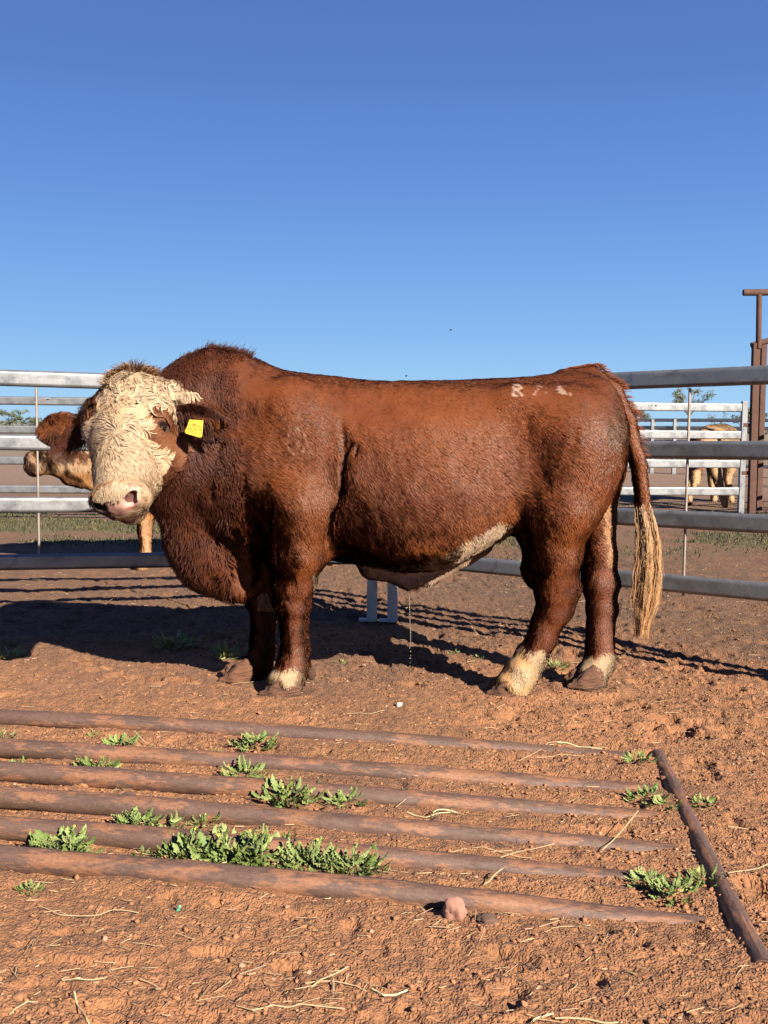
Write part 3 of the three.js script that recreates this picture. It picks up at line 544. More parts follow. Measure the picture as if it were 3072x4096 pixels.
{
  const p = bullGeo.attributes.position, n = bullGeo.attributes.normal, col = new Float32Array(p.count * 3), uv = new Float32Array(p.count * 2);
  for (let i = 0; i < p.count; i++) {
    let x = p.getX(i), y = p.getY(i), z = p.getZ(i); const nx = n.getX(i), ny = n.getY(i), nz = n.getZ(i);
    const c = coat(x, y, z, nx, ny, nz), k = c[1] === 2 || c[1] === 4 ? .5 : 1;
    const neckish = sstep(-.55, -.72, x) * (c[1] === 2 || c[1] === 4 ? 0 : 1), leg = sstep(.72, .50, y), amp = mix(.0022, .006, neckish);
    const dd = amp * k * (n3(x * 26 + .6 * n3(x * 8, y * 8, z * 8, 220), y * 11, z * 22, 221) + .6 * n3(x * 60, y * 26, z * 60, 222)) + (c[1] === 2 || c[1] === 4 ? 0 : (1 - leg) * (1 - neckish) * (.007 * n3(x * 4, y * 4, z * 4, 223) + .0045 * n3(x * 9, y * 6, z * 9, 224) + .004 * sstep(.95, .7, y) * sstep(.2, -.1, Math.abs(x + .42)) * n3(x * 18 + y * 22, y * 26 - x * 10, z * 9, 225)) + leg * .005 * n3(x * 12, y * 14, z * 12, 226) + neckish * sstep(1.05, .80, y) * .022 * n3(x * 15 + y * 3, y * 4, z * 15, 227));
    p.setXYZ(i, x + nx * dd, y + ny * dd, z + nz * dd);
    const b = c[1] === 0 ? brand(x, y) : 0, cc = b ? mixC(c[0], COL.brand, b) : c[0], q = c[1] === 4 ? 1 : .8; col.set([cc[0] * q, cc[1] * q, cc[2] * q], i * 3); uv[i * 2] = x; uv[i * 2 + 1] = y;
  }
  bullGeo.setAttribute('color', new THREE.BufferAttribute(col, 3)); bullGeo.setAttribute('uv', new THREE.BufferAttribute(uv, 2)); bullGeo.computeVertexNormals();
  console.log('bull', p.count);
}
const hide = new THREE.MeshPhysicalMaterial({ color: lin(1, 1, 1), vertexColors: true, roughness: .75, specularIntensity: .35 });
mesh('body', bullGeo, hide, bull);

// ------------------------------------------------------------------ the bull's coat
function surfaceNormal(f, p) { const e = .006, a = f(p.x + e, p.y - e, p.z - e), b = f(p.x - e, p.y - e, p.z + e), c = f(p.x - e, p.y + e, p.z - e), d = f(p.x + e, p.y + e, p.z + e); return V(a - b - c + d, -a - b + c + d, -a + b - c + d).normalize(); }
// points spread over a surface mesh: density(x, y, z, n, i) per square metre
function scatter(geo, seed, density, use) {
  const p = geo.attributes.position.array, n = geo.attributes.normal.array, ix = geo.index.array, R = rng(seed), A = V(), B = V(), C = V(), N = V();
  for (let t = 0; t < ix.length; t += 3) {
    const a = ix[t] * 3, b = ix[t + 1] * 3, c = ix[t + 2] * 3; A.set(p[a], p[a + 1], p[a + 2]); B.set(p[b], p[b + 1], p[b + 2]); C.set(p[c], p[c + 1], p[c + 2]);
    const ux = B.x - A.x, uy = B.y - A.y, uz = B.z - A.z, vx = C.x - A.x, vy = C.y - A.y, vz = C.z - A.z, area = .5 * Math.hypot(uy * vz - uz * vy, uz * vx - ux * vz, ux * vy - uy * vx);
    N.set(n[a] + n[b] + n[c], n[a + 1] + n[b + 1] + n[c + 1], n[a + 2] + n[b + 2] + n[c + 2]).normalize();
    let k = area * density(A.x, A.y, A.z, N); k = Math.floor(k) + (R() < k % 1 ? 1 : 0);
    for (let q = 0; q < k; q++) { let u = R(), v = R(); if (u + v > 1) { u = 1 - u; v = 1 - v; } use(A.x + ux * u + vx * v, A.y + uy * u + vy * v, A.z + uz * u + vz * v, N, R); }
  }
}
// locks that follow a flow over the skin, gathered into one mesh
class Locks {
  constructor() { this.p = []; this.n = []; this.c = []; this.i = []; }
  add(f, p, n0, len, segs, w, lift, flow, col, R) {
    let n = n0.clone(), q = p.clone(), side = V(); const tilt = (R() - .5) * .9, base = this.p.length / 3, twist = (R() - .5) * 1.2;
    for (let s = 0; s <= segs; s++) {
      const t = s / segs, d = flow(q, n, t); d.addScaledVector(n, -d.dot(n)).normalize();
      side.copy(d).cross(n).normalize(); const ww = w * (s === segs ? .1 : .55 + .9 * Math.sin(Math.min(1, t * 1.6 + .25) * 1.57) * (1 - .62 * t)) / 2, sd = side.clone().multiplyScalar(Math.cos(twist)).addScaledVector(n, Math.sin(twist) * .7);
      for (const e of [-1, 1]) {
        this.p.push(q.x + sd.x * ww * e, q.y + sd.y * ww * e, q.z + sd.z * ww * e);
        const nn = n.clone().addScaledVector(side, e * .55 + tilt * .6).normalize(); this.n.push(nn.x, nn.y, nn.z);
        const k = .86 + .24 * t; this.c.push(col[0] * k, col[1] * k, col[2] * k);
      }
      q.addScaledVector(d, len / segs);
      const h = lift * (.15 + Math.sin(t * 2.6) * .85), v = f(q.x, q.y, q.z); n = surfaceNormal(f, q); q.addScaledVector(n, clamp(h - v, -.02, .02));
    }
    for (let s = 0; s < segs; s++) { const o = base + s * 2; this.i.push(o, o + 1, o + 2, o + 1, o + 3, o + 2); }
  }
  tube(pts, w, col) {                                   // a three-sided lock through given points
    const n = pts.length, base = this.p.length / 3, T = V(), A = V(), B = V();
    for (let s = 0; s < n; s++) {
      T.copy(pts[Math.min(n - 1, s + 1)]).sub(pts[Math.max(0, s - 1)]).normalize(); A.set(0, 0, 1).cross(T); if (A.lengthSq() < .01) A.set(1, 0, 0); A.normalize(); B.copy(T).cross(A);
      const t = s / (n - 1), r = w / 2 * (s === n - 1 ? .1 : 1 - .55 * t), k = .88 + .2 * t;
      for (let e = 0; e < 3; e++) { const a = e * 2.0944 + .5, c = Math.cos(a), q = Math.sin(a), nx = A.x * c + B.x * q, ny = A.y * c + B.y * q, nz = A.z * c + B.z * q; this.p.push(pts[s].x + nx * r, pts[s].y + ny * r, pts[s].z + nz * r); this.n.push(nx, ny, nz); this.c.push(col[0] * k, col[1] * k, col[2] * k); }
    }
    for (let s = 0; s < n - 1; s++) for (let e = 0; e < 3; e++) { const a = base + s * 3 + e, b = base + s * 3 + (e + 1) % 3; this.i.push(a, b, a + 3, b, b + 3, a + 3); }
  }
  free(p, dir, len, segs, w, col, R, droop = .3, wave = .004, ph = 0) {       // a lock in the air
    const q = p.clone(), d = dir.clone().normalize(), f1 = 20 + 16 * R(), a0 = R() * 6.28, pts = [];
    for (let s = 0; s <= segs; s++) { const t = s / segs, off = wave * Math.sin(t * len * f1 * 2 + ph) * Math.min(1, t * 3); pts.push(V(q.x + off * Math.cos(a0), q.y, q.z + off * Math.sin(a0))); d.y -= droop / segs; d.normalize(); q.addScaledVector(d, len / segs); }
    this.tube(pts, w, col);
  }
  build(name, mat, parent) {
    const g = new THREE.BufferGeometry(); g.setAttribute('position', new THREE.Float32BufferAttribute(this.p, 3)); g.setAttribute('normal', new THREE.Float32BufferAttribute(this.n, 3)); g.setAttribute('color', new THREE.Float32BufferAttribute(this.c, 3)); g.setIndex(this.i);
    const m = mesh(name, g, mat, parent); m.userData.kind = 'stuff'; return m;
  }
}
const hairMat = new THREE.MeshPhysicalMaterial({ color: lin(1, 1, 1), vertexColors: true, roughness: .6, specularIntensity: .4, side: THREE.DoubleSide });
const coatMat = new THREE.MeshPhysicalMaterial({ color: lin(1, 1, 1), roughness: .5, specularIntensity: .38, side: THREE.DoubleSide });
const vary = (c, R, s = .3) => { const k = 1 - s / 2 + s * R(), w = (R() - .5) * .12; return [c[0] * k * (1 + w), c[1] * k, c[2] * k * (1 - w)]; };
const turnIn = (d, n, ang) => d.multiplyScalar(Math.cos(ang)).add(V().copy(n).cross(d).multiplyScalar(Math.tan(ang) * Math.cos(ang)));
function combDir(x, y, z, n) {                        // how the short coat lies
  const leg = sstep(.68, .55, y), d = V(.62 + .25 * n.y, -.72 + .25 * n.y, 0); d.lerp(V(.10, -1, 0), leg);
  const th = sstep(.75, .95, x) * (1 - leg); d.lerp(V(.35, -.95, -.1), th * .5); d.addScaledVector(n, -d.dot(n)).normalize();
  return turnIn(d, n, .45 * n3(x * 5, y * 5, z * 5, 230) + .35 * n3(x * 19, y * 19, z * 19, 231));
}
{
  const variants = [lock(1, 2, .24, .0, 0), lock(1, 3, .34, .9, .6), lock(1, 3, .42, 1.1, .6, 2.5)], mats = variants.map(() => []), cols = variants.map(() => []), X = V(), Y = V(), Z = V(), M4 = new THREE.Matrix4();
  scatter(bullGeo, 41, (x, y, z, n) => { const far = n.z < -.25 ? .15 : 1; if (x < -.62 && y > .45) return x > -.75 ? 9000 * far : 5000 * far; return (y < .6 ? 40000 : 42000) * far; }, (x, y, z, n, R) => {
    const c = coat(x, y, z, n.x, n.y, n.z), k = c[1]; if (k === 2 || k === 4) return; Y.copy(combDir(x, y, z, n));
    const b = k === 0 ? brand(x + Y.x * .008, y + Y.y * .008) : 0, flat = 1 - .55 * sstep(.2, .7, n.y); let cc = b ? mixC(c[0], COL.brand, b) : c[0]; cc = vary(cc, R, .30 + .5 * Math.abs(n3(x * 14, y * 14, z * 14, 232)));
    X.copy(Y).cross(n).normalize(); Z.copy(X).cross(Y).normalize(); const s = R();
    const L = (k === 3 ? .020 : k === 5 ? .020 : b ? .013 : .026) * (.55 + .8 * s) * (.6 + .4 * flat), W = (k === 3 ? .0026 : .0027) * (.7 + .6 * R()) * (b ? 1.2 : 1);
    const v = Math.floor(R() * 3); M4.makeBasis(X.clone().multiplyScalar(W), Y.clone().multiplyScalar(L), Z.clone().multiplyScalar(L * flat)).setPosition(x - n.x * .001, y - n.y * .001, z - n.z * .001); mats[v].push(...M4.elements); cols[v].push(...cc);
  });
  const coatGroup = new THREE.Group(); coatGroup.name = 'short_coat'; coatGroup.userData.kind = 'stuff'; bull.add(coatGroup);
  variants.forEach((g, i) => inst('coat_hair', g, coatMat, mats[i], cols[i], coatGroup)); console.log('coat hairs', mats.map(m => m.length / 16).join(' '));
}
{ // curly cream hair of the face, whorls and all
  const K = new Locks(), f = bullNear(headMid.x, headMid.y, headMid.z, .25);
  const flow = (q, n, t) => {
    const [l, a] = toHead(q.x, q.y, q.z); let dl, da; const wl = l + .0, wa = a - .325, r = Math.hypot(wl, wa) + .01, up = sstep(.255, .17, a + .02 * n2(l * 20, 3, 240));
    dl = mix(wl / r, .35 * l / .15, up); da = mix(wa / r, .9, up);
    const low = sstep(.40, .52, a); dl = mix(dl, l / .12, low * .7); da = mix(da, .9, low * .6);
    const ang = (1.25 * n2(l * 17 + 3, a * 15, 241) + 1.15 * n2(l * 41, a * 38, 242)) * mix(.75, 1.35, up) * (1 - .45 * low), c = Math.cos(ang), s = Math.sin(ang);
    return V().addScaledVector(HL, dl * c - da * s).addScaledVector(HA, da * c + dl * s);
  };
  scatter(bullGeo, 43, (x, y, z, n) => { const [l, a, ff] = toHead(x, y, z); if (Math.abs(l) > .3 || a < -.12 || a > .72 || ff < -.40 || n.z < -.35) return 0; return a > .5 ? 78000 : 82000; }, (x, y, z, n, R) => {
    const c = coat(x, y, z, n.x, n.y, n.z); if (c[1] !== 2) return; const a = c[2][1], l = c[2][0], eye = Math.hypot((l - .165) / 1.3, a - .27) < .030 && l > 0; if (eye) return;
    const sh = (c[3] ?? 1) * (1 - .55 * sstep(.40, .55, a)), len = (.030 + .034 * R()) * sh + .004; K.add(f, V(x, y, z), n, len, 5, (.0015 + .0019 * R()) * mix(.7, 1, sh), (.008 + .014 * R()) * sh, flow, vary(c[0], R, .28), R);
  });
  // rough tuft on the poll
  const R = rng(47); for (let i = 0; i < 1300; i++) { const l = (R() - .5) * .22, p = fromHead(l, -.055 + .05 * R(), -.13 + .08 * R()), n = surfaceNormal(f, p); p.addScaledVector(n, -f(p.x, p.y, p.z)); const br = R() < .62 + l * 2.2; K.free(p, n.clone().multiplyScalar(.5).add(V(.15 * (R() - .5) + l, .55, .2 * R())), .03 + .045 * R() * (R() < .3 ? 1 : .6), 5, .0026, vary(br ? [.11, .04, .017] : [.38, .25, .13], R), R, 1.5, .006); }
  // fringe of longer hair down both sides of the face and over the horn stubs
  console.log('face', K.i.length / 3); K.build('face_curls', hairMat, bull);
}
{ // shaggy neck, crest, dewlap and ears
  const K = new Locks(), f = bullNear(-.9, 1.05, -4.8, .55);
  const flow = (q, n, t) => {
    for (const e of EARS) { const dx = q.x - e.c.x, dy = q.y - e.c.y, dz = q.z - e.c.z; if (dx * dx + dy * dy + dz * dz < .02) return e.d.clone().multiplyScalar(.9).add(V(.0, -.45, 0)); }
    const low = sstep(.95, .70, q.y), d = V(.32, -.95, .05).lerp(V(-.15, -1, .1), low); d.addScaledVector(n, -d.dot(n)).normalize();
    return turnIn(d, n, (1.0 * n3(q.x * 13, q.y * 10, q.z * 13, 250) + .85 * n3(q.x * 34, q.y * 30, q.z * 34, 251)) * mix(.8, 1.25, low));
  };
  scatter(bullGeo, 53, (x, y, z, n) => { if (x > -.52 || y < .40 || n.z < -.4) return 0; return y < .95 ? 34000 : 32000; }, (x, y, z, n, R) => {
    const c = coat(x, y, z, n.x, n.y, n.z); if (c[1] !== 1 || R() > sstep(-.50, -.80, x)) return; const ear = c[3] !== undefined, low = sstep(1.0, .7, y);
    K.add(f, V(x, y, z), n, ear ? .022 + .02 * R() : mix(.034, .075, low) * (.6 + .6 * R()) * (.35 + .65 * sstep(-.55, -.86, x)), ear ? 3 : 5, (ear ? .0018 : .0022) + .0016 * R(), ear ? .004 : mix(.008, .022, low) * (.5 + R()), flow, vary(c[0], R, .42), R);
  });
  const R = rng(59); // hairs standing off the crest of the hump, and the fringe along the dewlap's edge
  for (let i = 0; i < 700; i++) { const x = -1.08 + .45 * R(), p = V(x, 1.9, -4.93 + .06 * (R() - .5) + .22 * sstep(-.85, -1.08, x)); for (let s = 0; s < 40; s++) { const v = f(p.x, p.y, p.z); if (v < .002) break; p.y -= v * .8; } K.free(p, V(.25 + .4 * (R() - .5), .7, .3 * (R() - .5)), .012 + .022 * R() + (R() < .04 ? .03 : 0), 4, .003, vary(COL.neck, R, .4), R, .7, .002); }
  for (const e of EARS) for (let i = 0; i < 420; i++) { const s = -.11 + .17 * R(), lower = R() < .75, p = e.c.clone().addScaledVector(e.d, s).addScaledVector(e.u, (e.u.y > 0 ? -1 : 1) * e.w * (lower ? .55 + .3 * R() : -.2 + .6 * R())).addScaledVector(e.n, .012); K.free(p, e.d.clone().multiplyScalar(.5).add(V(0, -.7, .15)), .03 + .035 * R(), 4, .0032, vary(COL.neck, R, .5), R, .4, .003); }
  scatter(bullGeo, 67, (x, y, z, n) => x > -.56 || y > .85 || y < .40 || n.y > -.05 || z < -5.1 ? 0 : 7000, (x, y, z, n, R) => { if (coat(x, y, z, n.x, n.y, n.z)[1] !== 1) return; const ph = n3(x * 25, y * 25, z * 25, 270) * 5; K.free(V(x, y, z), n.clone().multiplyScalar(.5).add(V(-.1 + .5 * n3(x * 18, y * 18, z * 18, 271), -.8, .25)), .018 + .030 * R(), 5, .0030, vary(COL.neck, R, .5), R, .5, .006, ph); });
  console.log('neck', K.i.length / 3); K.build('neck_hair', hairMat, bull);
}
{ // tail switch and the tufts on the tail head and sheath
  const K = new Locks(), R = rng(61), path = new THREE.CatmullRomCurve3([V(1.215, .96, -4.92), V(1.235, .86, -4.915), V(1.252, .76, -4.905), V(1.258, .66, -4.90), V(1.255, .55, -4.895), V(1.245, .42, -4.89), V(1.232, .29, -4.89)]);
  for (let i = 0; i < 2900; i++) {
    const t0 = Math.pow(R(), 1.4) * .60, r = .012 + .038 * Math.sin(Math.min(1, t0 * 2.2 + .25) * 1.5), cl = Math.floor(R() * 30), a = h2(cl, 5, 9) * 6.283 + (R() - .5) * .6, rr = r * Math.sqrt(h2(cl, 6, 9)) * (.75 + .5 * R()), long = (.16 + .36 * R()) * (R() < .12 ? 1.15 : .8), segs = 10, ph = h2(cl, 7, 9) * 6.28 + 1.6 * R(), am = .003 + .008 * h2(cl, 8, 9), fr = 10 + 6 * h2(cl, 9, 9), spread = 1 + .6 * R();
    const c = mixC([.42, .29, .17], [.38, .195, .085], clamp(t0 * 2.2 + .5 * (R() - .3), 0, 1)), cc = R() < .5 - t0 * 3 ? mixC(c, [.50, .37, .26], .7) : c, col = vary(cc, R, .35);
    const pts = [];
    for (let s = 0; s <= segs; s++) { const t = Math.min(1, t0 + long / .64 * s / segs), q = path.getPointAt(t), u = s / segs, wob = am * Math.sin(t * .64 * fr * 4 + ph) * Math.min(1, u * 3), sp = (1 + (spread - 1) * u) * (1 - .55 * sstep(.62, 1, t)); pts.push(V(q.x + Math.cos(a) * rr * sp + wob * Math.sin(a + 1), q.y - .03 * u * rr / r, q.z + Math.sin(a) * rr * sp + wob * Math.cos(a + 1))); }
    K.tube(pts, .0019, col);
  }
  K.build('tail_switch', hairMat, bull);
  const T = new Locks(); const f = bullNear(.9, 1.3, -4.9, .5);
  for (let i = 0; i < 520; i++) { const x = .85 + .38 * R(), p = V(x, 1.8, -4.93 + .05 * (R() - .5)); let hit = false; for (let s = 0; s < 60; s++) { const v = f(p.x, p.y, p.z); if (v < .002) { hit = true; break; } p.y -= v * .7; } if (!hit || p.y < .9) continue; const n = surfaceNormal(f, p); T.free(p, n.clone().multiplyScalar(.35).add(V(.75, .05 + .3 * R(), .15 * (R() - .5))), .02 + .028 * R() + (R() < .06 ? .02 : 0), 4, .0036, vary(mixC(COL.flank, COL.back, R()), R, .4), R, .8, .002); }
  for (let i = 0; i < 90; i++) T.free(V(.105 + .07 * R(), .505 + .01 * R(), -4.93 + .04 * (R() - .5)), V((R() - .5) * .5 + .1, -1, .3 * (R() - .5)), .025 + .03 * R(), 4, .003, vary([.085, .035, .018], R), R, .2, .002);
  T.build('tail_head_hair', hairMat, bull);
}
// ------------------------------------------------------------------ hooves, eyes, ear tag
{
  const claw = s => {                                   // one claw: broad sole, domed wall, blunt toe towards -x
    const g = new THREE.SphereGeometry(1, 26, 18), p = g.attributes.position;
    for (let i = 0; i < p.count; i++) {
      let x = p.getX(i), y = p.getY(i), z = p.getZ(i); const toe = clamp(-x, 0, 1), heel = clamp(x, 0, 1);
      let Y = y > 0 ? y * (.082 - .022 * toe + .004 * heel) : y * .024; let X = x * .080 - (y > 0 ? -.022 * y : 0), Z = z * .043 * (1 - .16 * toe * toe);
      const k = 1 + .20 * n3(x * 3 + s, y * 3, z * 3, 260) + .10 * n3(x * 9, y * 9, z * 9 + s, 261); p.setXYZ(i, X * k, Y * k, Z * k);
    }
    g.computeVertexNormals(); return g;
  };
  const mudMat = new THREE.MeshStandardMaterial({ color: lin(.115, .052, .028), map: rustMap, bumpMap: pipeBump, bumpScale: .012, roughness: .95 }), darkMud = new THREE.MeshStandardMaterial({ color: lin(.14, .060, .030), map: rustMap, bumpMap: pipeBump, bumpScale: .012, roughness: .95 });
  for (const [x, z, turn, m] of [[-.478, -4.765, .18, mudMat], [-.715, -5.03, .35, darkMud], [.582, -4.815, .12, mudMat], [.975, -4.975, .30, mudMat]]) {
    const geo = mergeGeometries([claw(1).translate(0, 0, .037), claw(2).translate(.012, 0, -.037)]); const h = mesh('hoof', geo, m, bull); h.position.set(x, .016, z); h.rotation.y = turn; h.scale.setScalar(1.15);
    const dew = mergeGeometries([-1, 1].map(s => { const g = new THREE.SphereGeometry(.021, 12, 9); g.scale(.9, 1.25, .85); g.translate(.125, .075, s * .03); return g; })); const d = mesh('dew_claw', dew, m, h);
  }
  const eyeMat = new THREE.MeshPhysicalMaterial({ color: lin(.010, .006, .004), roughness: .4, specularIntensity: .08 });
  for (const s of [-1, 1]) { const e = mesh('eye', new THREE.SphereGeometry(.021, 20, 14), eyeMat, bull); e.position.copy(fromHead(s * .158, .272, -.101)); }
  // yellow flag tag hanging in the ear
  const sh = new THREE.Shape(); sh.moveTo(-.026, .030); sh.lineTo(.030, .034); sh.lineTo(.034, -.030); sh.quadraticCurveTo(.033, -.038, .024, -.038); sh.lineTo(-.030, -.030); sh.quadraticCurveTo(-.040, -.028, -.038, -.020); sh.lineTo(-.026, .030);
  const g = new THREE.ExtrudeGeometry(sh, { depth: .002, bevelEnabled: true, bevelSize: .0012, bevelThickness: .0008, bevelSegments: 2 });
  const c = document.createElement('canvas'); c.width = 512; c.height = 512; const k = c.getContext('2d'); k.fillStyle = '#c8a20e'; k.fillRect(0, 0, 512, 512); k.fillStyle = '#100b02'; k.font = 'bold 112px sans-serif'; k.textAlign = 'center'; k.textBaseline = 'middle';
  [['SST7BULN7', 190, 440], ['SHACKATIN', 290, 455], ['CATTLE CO', 390, 470]].forEach(([t, y, w]) => { k.save(); k.translate(256, y); const m = k.measureText(t).width; k.scale(w / m, 1); k.fillText(t, 0, 0); k.restore(); });
  const tt = new THREE.CanvasTexture(c); tt.colorSpace = THREE.SRGBColorSpace; const uv = g.attributes.uv, P = g.attributes.position; for (let i = 0; i < uv.count; i++) uv.setXY(i, (P.getX(i) + .040) / .076, (P.getY(i) + .040) / .076);
  const t = mesh('ear_tag', g, new THREE.MeshStandardMaterial({ color: lin(1, 1, 1), map: tt, roughness: .42 }), bull); t.userData.label = 'yellow plastic ear tag with black lettering';
  t.position.set(-.818, 1.243, -4.475); t.rotation.set(-.12, .12, -.12);
  const stud = mesh('stud', new THREE.CylinderGeometry(.009, .009, .006, 14), new THREE.MeshStandardMaterial({ color: lin(.7, .5, .03), roughness: .4 }), t); stud.rotation.x = Math.PI / 2; stud.position.set(0, .024, .004);
}

// ------------------------------------------------------------------ the other cattle
function beast(name, label, part, lo, hi, cell, color, hairs, seed) {
  const near = (cx, cy, cz, r) => { const L = part.filter(c => Math.hypot(cx - (c[0] + c[4]) / 2, cy - (c[1] + c[5]) / 2, cz - (c[2] + c[6]) / 2) < Math.hypot(c[4] - c[0], c[5] - c[1], c[6] - c[2]) / 2 + Math.max(c[3], c[7]) + c[8] + r + .05); return (x, y, z) => { let d = 1; for (const c of L) d = c[9] ? smax(d, -capsule(x, y, z, c), c[8]) : smin(d, capsule(x, y, z, c), c[8]); return d; }; };
  const f = (x, y, z) => { let d = 1; for (const c of part) d = c[9] ? smax(d, -capsule(x, y, z, c), c[8]) : smin(d, capsule(x, y, z, c), c[8]); return d; }; f.near = near;
  const g = netSurface(f, lo, hi, cell), p = g.attributes.position, n = g.attributes.normal, col = new Float32Array(p.count * 3);
  for (let i = 0; i < p.count; i++) { const x = p.getX(i), y = p.getY(i), z = p.getZ(i), k = .006 * n3(x * 14, y * 9, z * 14, seed); col.set(color(x, y, z, n.getX(i), n.getY(i), n.getZ(i)), i * 3); p.setXYZ(i, x + n.getX(i) * k, y + n.getY(i) * k, z + n.getZ(i) * k); }
  g.setAttribute('color', new THREE.BufferAttribute(col, 3)); g.computeVertexNormals();
  const b = thing(name, label, 'cow'); mesh('body', g, hide, b);
  const mats = [], cols = [], X = V(), Y = V(), Z = V(), M4 = new THREE.Matrix4(), blade = lock(1, 3, .4, .12, .7);
  scatter(g, seed + 1, (x, y, z, nn) => nn.z < -.2 ? 0 : hairs, (x, y, z, nn, R) => { Y.set(.4 + .8 * n3(x * 12, y * 12, z * 12, seed + 2), -.9, 0).addScaledVector(nn, 0); Y.addScaledVector(nn, -Y.dot(nn)).normalize(); X.copy(Y).cross(nn).normalize(); Z.copy(X).cross(Y); const L = .022 + .02 * R(); M4.makeBasis(X.clone().multiplyScalar(.007), Y.clone().multiplyScalar(L), Z.clone().multiplyScalar(L)).setPosition(x, y, z); mats.push(...M4.elements); cols.push(...vary(color(x, y, z, nn.x, nn.y, nn.z), R, .5)); });
  inst('coat_hair', blade, coatMat, mats, cols, b);
  return b;
}
{ // red roan beast standing beyond the left panel, head in profile to the left
  const q = .05, Z = -9.2;
  const part = [
    [-2.955, .950, -8.80, .090, -2.80, 1.03, -8.82, .140, .05], [-2.80, 1.03, -8.82, .140, -2.62, 1.11, -8.86, .215, .06], [-2.955, .93, -8.80, .085, -2.97, .90, -8.80, .080, .03],
    [-2.86, .92, -8.82, .085, -2.60, .90, -8.86, .150, .06], [-2.68, 1.25, -8.86, .075, -2.60, 1.17, -8.88, .15, .06],
    [-2.50, 1.15, -8.88, .17, -2.0, 1.12, -9.1, .28, .08], [-2.50, .98, -8.86, .10, -2.15, .84, -9.0, .12, .07], [-2.70, .79, -8.82, .04, -2.42, .76, -8.88, .085, .06],
    [-2.15, 1.00, -9.15, .30, -.55, 1.00, -9.5, .34, .1], [-2.1, .72, -9.05, .17, -2.02, .62, -9.1, .14, .06],
    [-2.06, .80, -9.06, .14, -2.10, .44, -9.08, .072, .05], [-2.10, .44, -9.08, .066, -2.10, .12, -9.08, .048, .03], [-2.10, .12, -9.08, .052, -2.13, .02, -9.07, .058, .02],
    [-1.95, .80, -9.36, .13, -1.90, .44, -9.38, .07, .05], [-1.90, .44, -9.38, .06, -1.90, .04, -9.38, .05, .03],
    [-.50, .90, -9.35, .20, -.42, .45, -9.38, .08, .06], [-.42, .45, -9.38, .075, -.46, .04, -9.38, .055, .03], [-.45, .90, -9.7, .20, -.36, .45, -9.72, .08, .06], [-.36, .45, -9.72, .075, -.40, .04, -9.72, .055, .03],
    [-3.04, .97, -8.73, .024, -3.03, .94, -8.76, .018, .012, 1]];
  const c = (x, y, z) => {
    const w = n3(x * 17, y * 17, z * 17, 300) + .6 * n3(x * 38, y * 38, z * 38, 301);
    if (x < -2.40 && y > .72) { if (x < -2.975 && y < 1.0) return [0.288, 0.173, 0.137]; const d = Math.hypot((x + 2.70) / .16, (y - 1.06) / .13) + .35 * w; if (y > 1.30) return w > .2 ? [0.072, 0.025, 0.011] : [0.288, 0.158, 0.072]; if (d < .9) return [0.054, 0.019, 0.009]; if (y < .86) return [0.288, 0.133, 0.050]; return w > .12 ? [0.105, 0.040, 0.017] : [0.302, 0.187, 0.101]; }
    if (y < .45 + .05 * w) return [0.331, 0.173, 0.079]; if (x < -1.98 && y < .72) return [0.302, 0.137, 0.047]; return w > .4 ? [0.158, 0.072, 0.036] : [0.101, 0.032, 0.013];
  };
  const b = beast('cow', 'red and cream roan beast behind the left panel, head in profile beside the big bull', part, [-3.2, -.05, -10.1], [-.1, 1.55, -8.55], .016, c, 14000, 311);
  const ear = new THREE.SphereGeometry(1, 16, 12); ear.scale(.11, .05, .02); const e = mesh('ear', ear, new THREE.MeshStandardMaterial({ color: lin(.09, .03, .014), roughness: .8 }), b); e.position.set(-2.47, 1.20, -8.70); e.rotation.z = -.5;
  const m = mesh('eye', new THREE.SphereGeometry(.022, 14, 10), new THREE.MeshPhysicalMaterial({ color: lin(.012, .008, .006), roughness: .15 }), b); m.position.set(-2.73, 1.115, -8.690);
}
{ // pale tan beast grazing behind the gate on the right
  const part = [
    [5.35, 1.02, -17.3, .27, 5.95, 1.04, -18.3, .30, .1], [5.55, 1.10, -17.6, .25, 5.95, 1.08, -18.3, .28, .1],
    [5.30, .98, -17.2, .20, 5.10, .70, -17.05, .12, .08], [5.14, .72, -17.02, .115, 5.08, .46, -16.92, .075, .05], [5.08, .46, -16.92, .075, 5.06, .34, -16.88, .07, .03],
    [5.18, .80, -17.0, .03, 5.33, .74, -16.98, .05, .03],
    [5.40, .80, -17.15, .12, 5.52, .42, -17.12, .075, .06], [5.52, .42, -17.12, .068, 5.62, .05, -17.02, .058, .03], [5.22, .80, -17.35, .11, 5.12, .42, -17.35, .07, .05], [5.12, .42, -17.35, .06, 5.11, .04, -17.35, .055, .03],
    [5.80, .80, -18.3, .16, 5.80, .42, -18.35, .075, .06], [5.80, .42, -18.35, .065, 5.84, .04, -18.3, .055, .03], [6.12, .80, -18.3, .15, 6.06, .42, -18.3, .075, .06], [6.06, .42, -18.3, .065, 6.13, .04, -18.25, .055, .03],
    [6.12, 1.2, -18.6, .04, 6.18, .6, -18.6, .03, .04]];
  const c = (x, y, z) => { const w = n3(x * 11, y * 11, z * 11, 320); if (y < .62 && w > .6) return [0.115, 0.047, 0.022]; if (x < 5.2 && y > .62) return [0.122, 0.043, 0.018]; return w > .35 ? [0.317, 0.202, 0.115] : [0.36, 0.225, 0.115]; };
  beast('cow', 'pale tan beast with lowered head behind the pale gate on the right', part, [4.85, -.05, -19.1], [6.55, 1.5, -16.7], .03, c, 4000, 331);
}

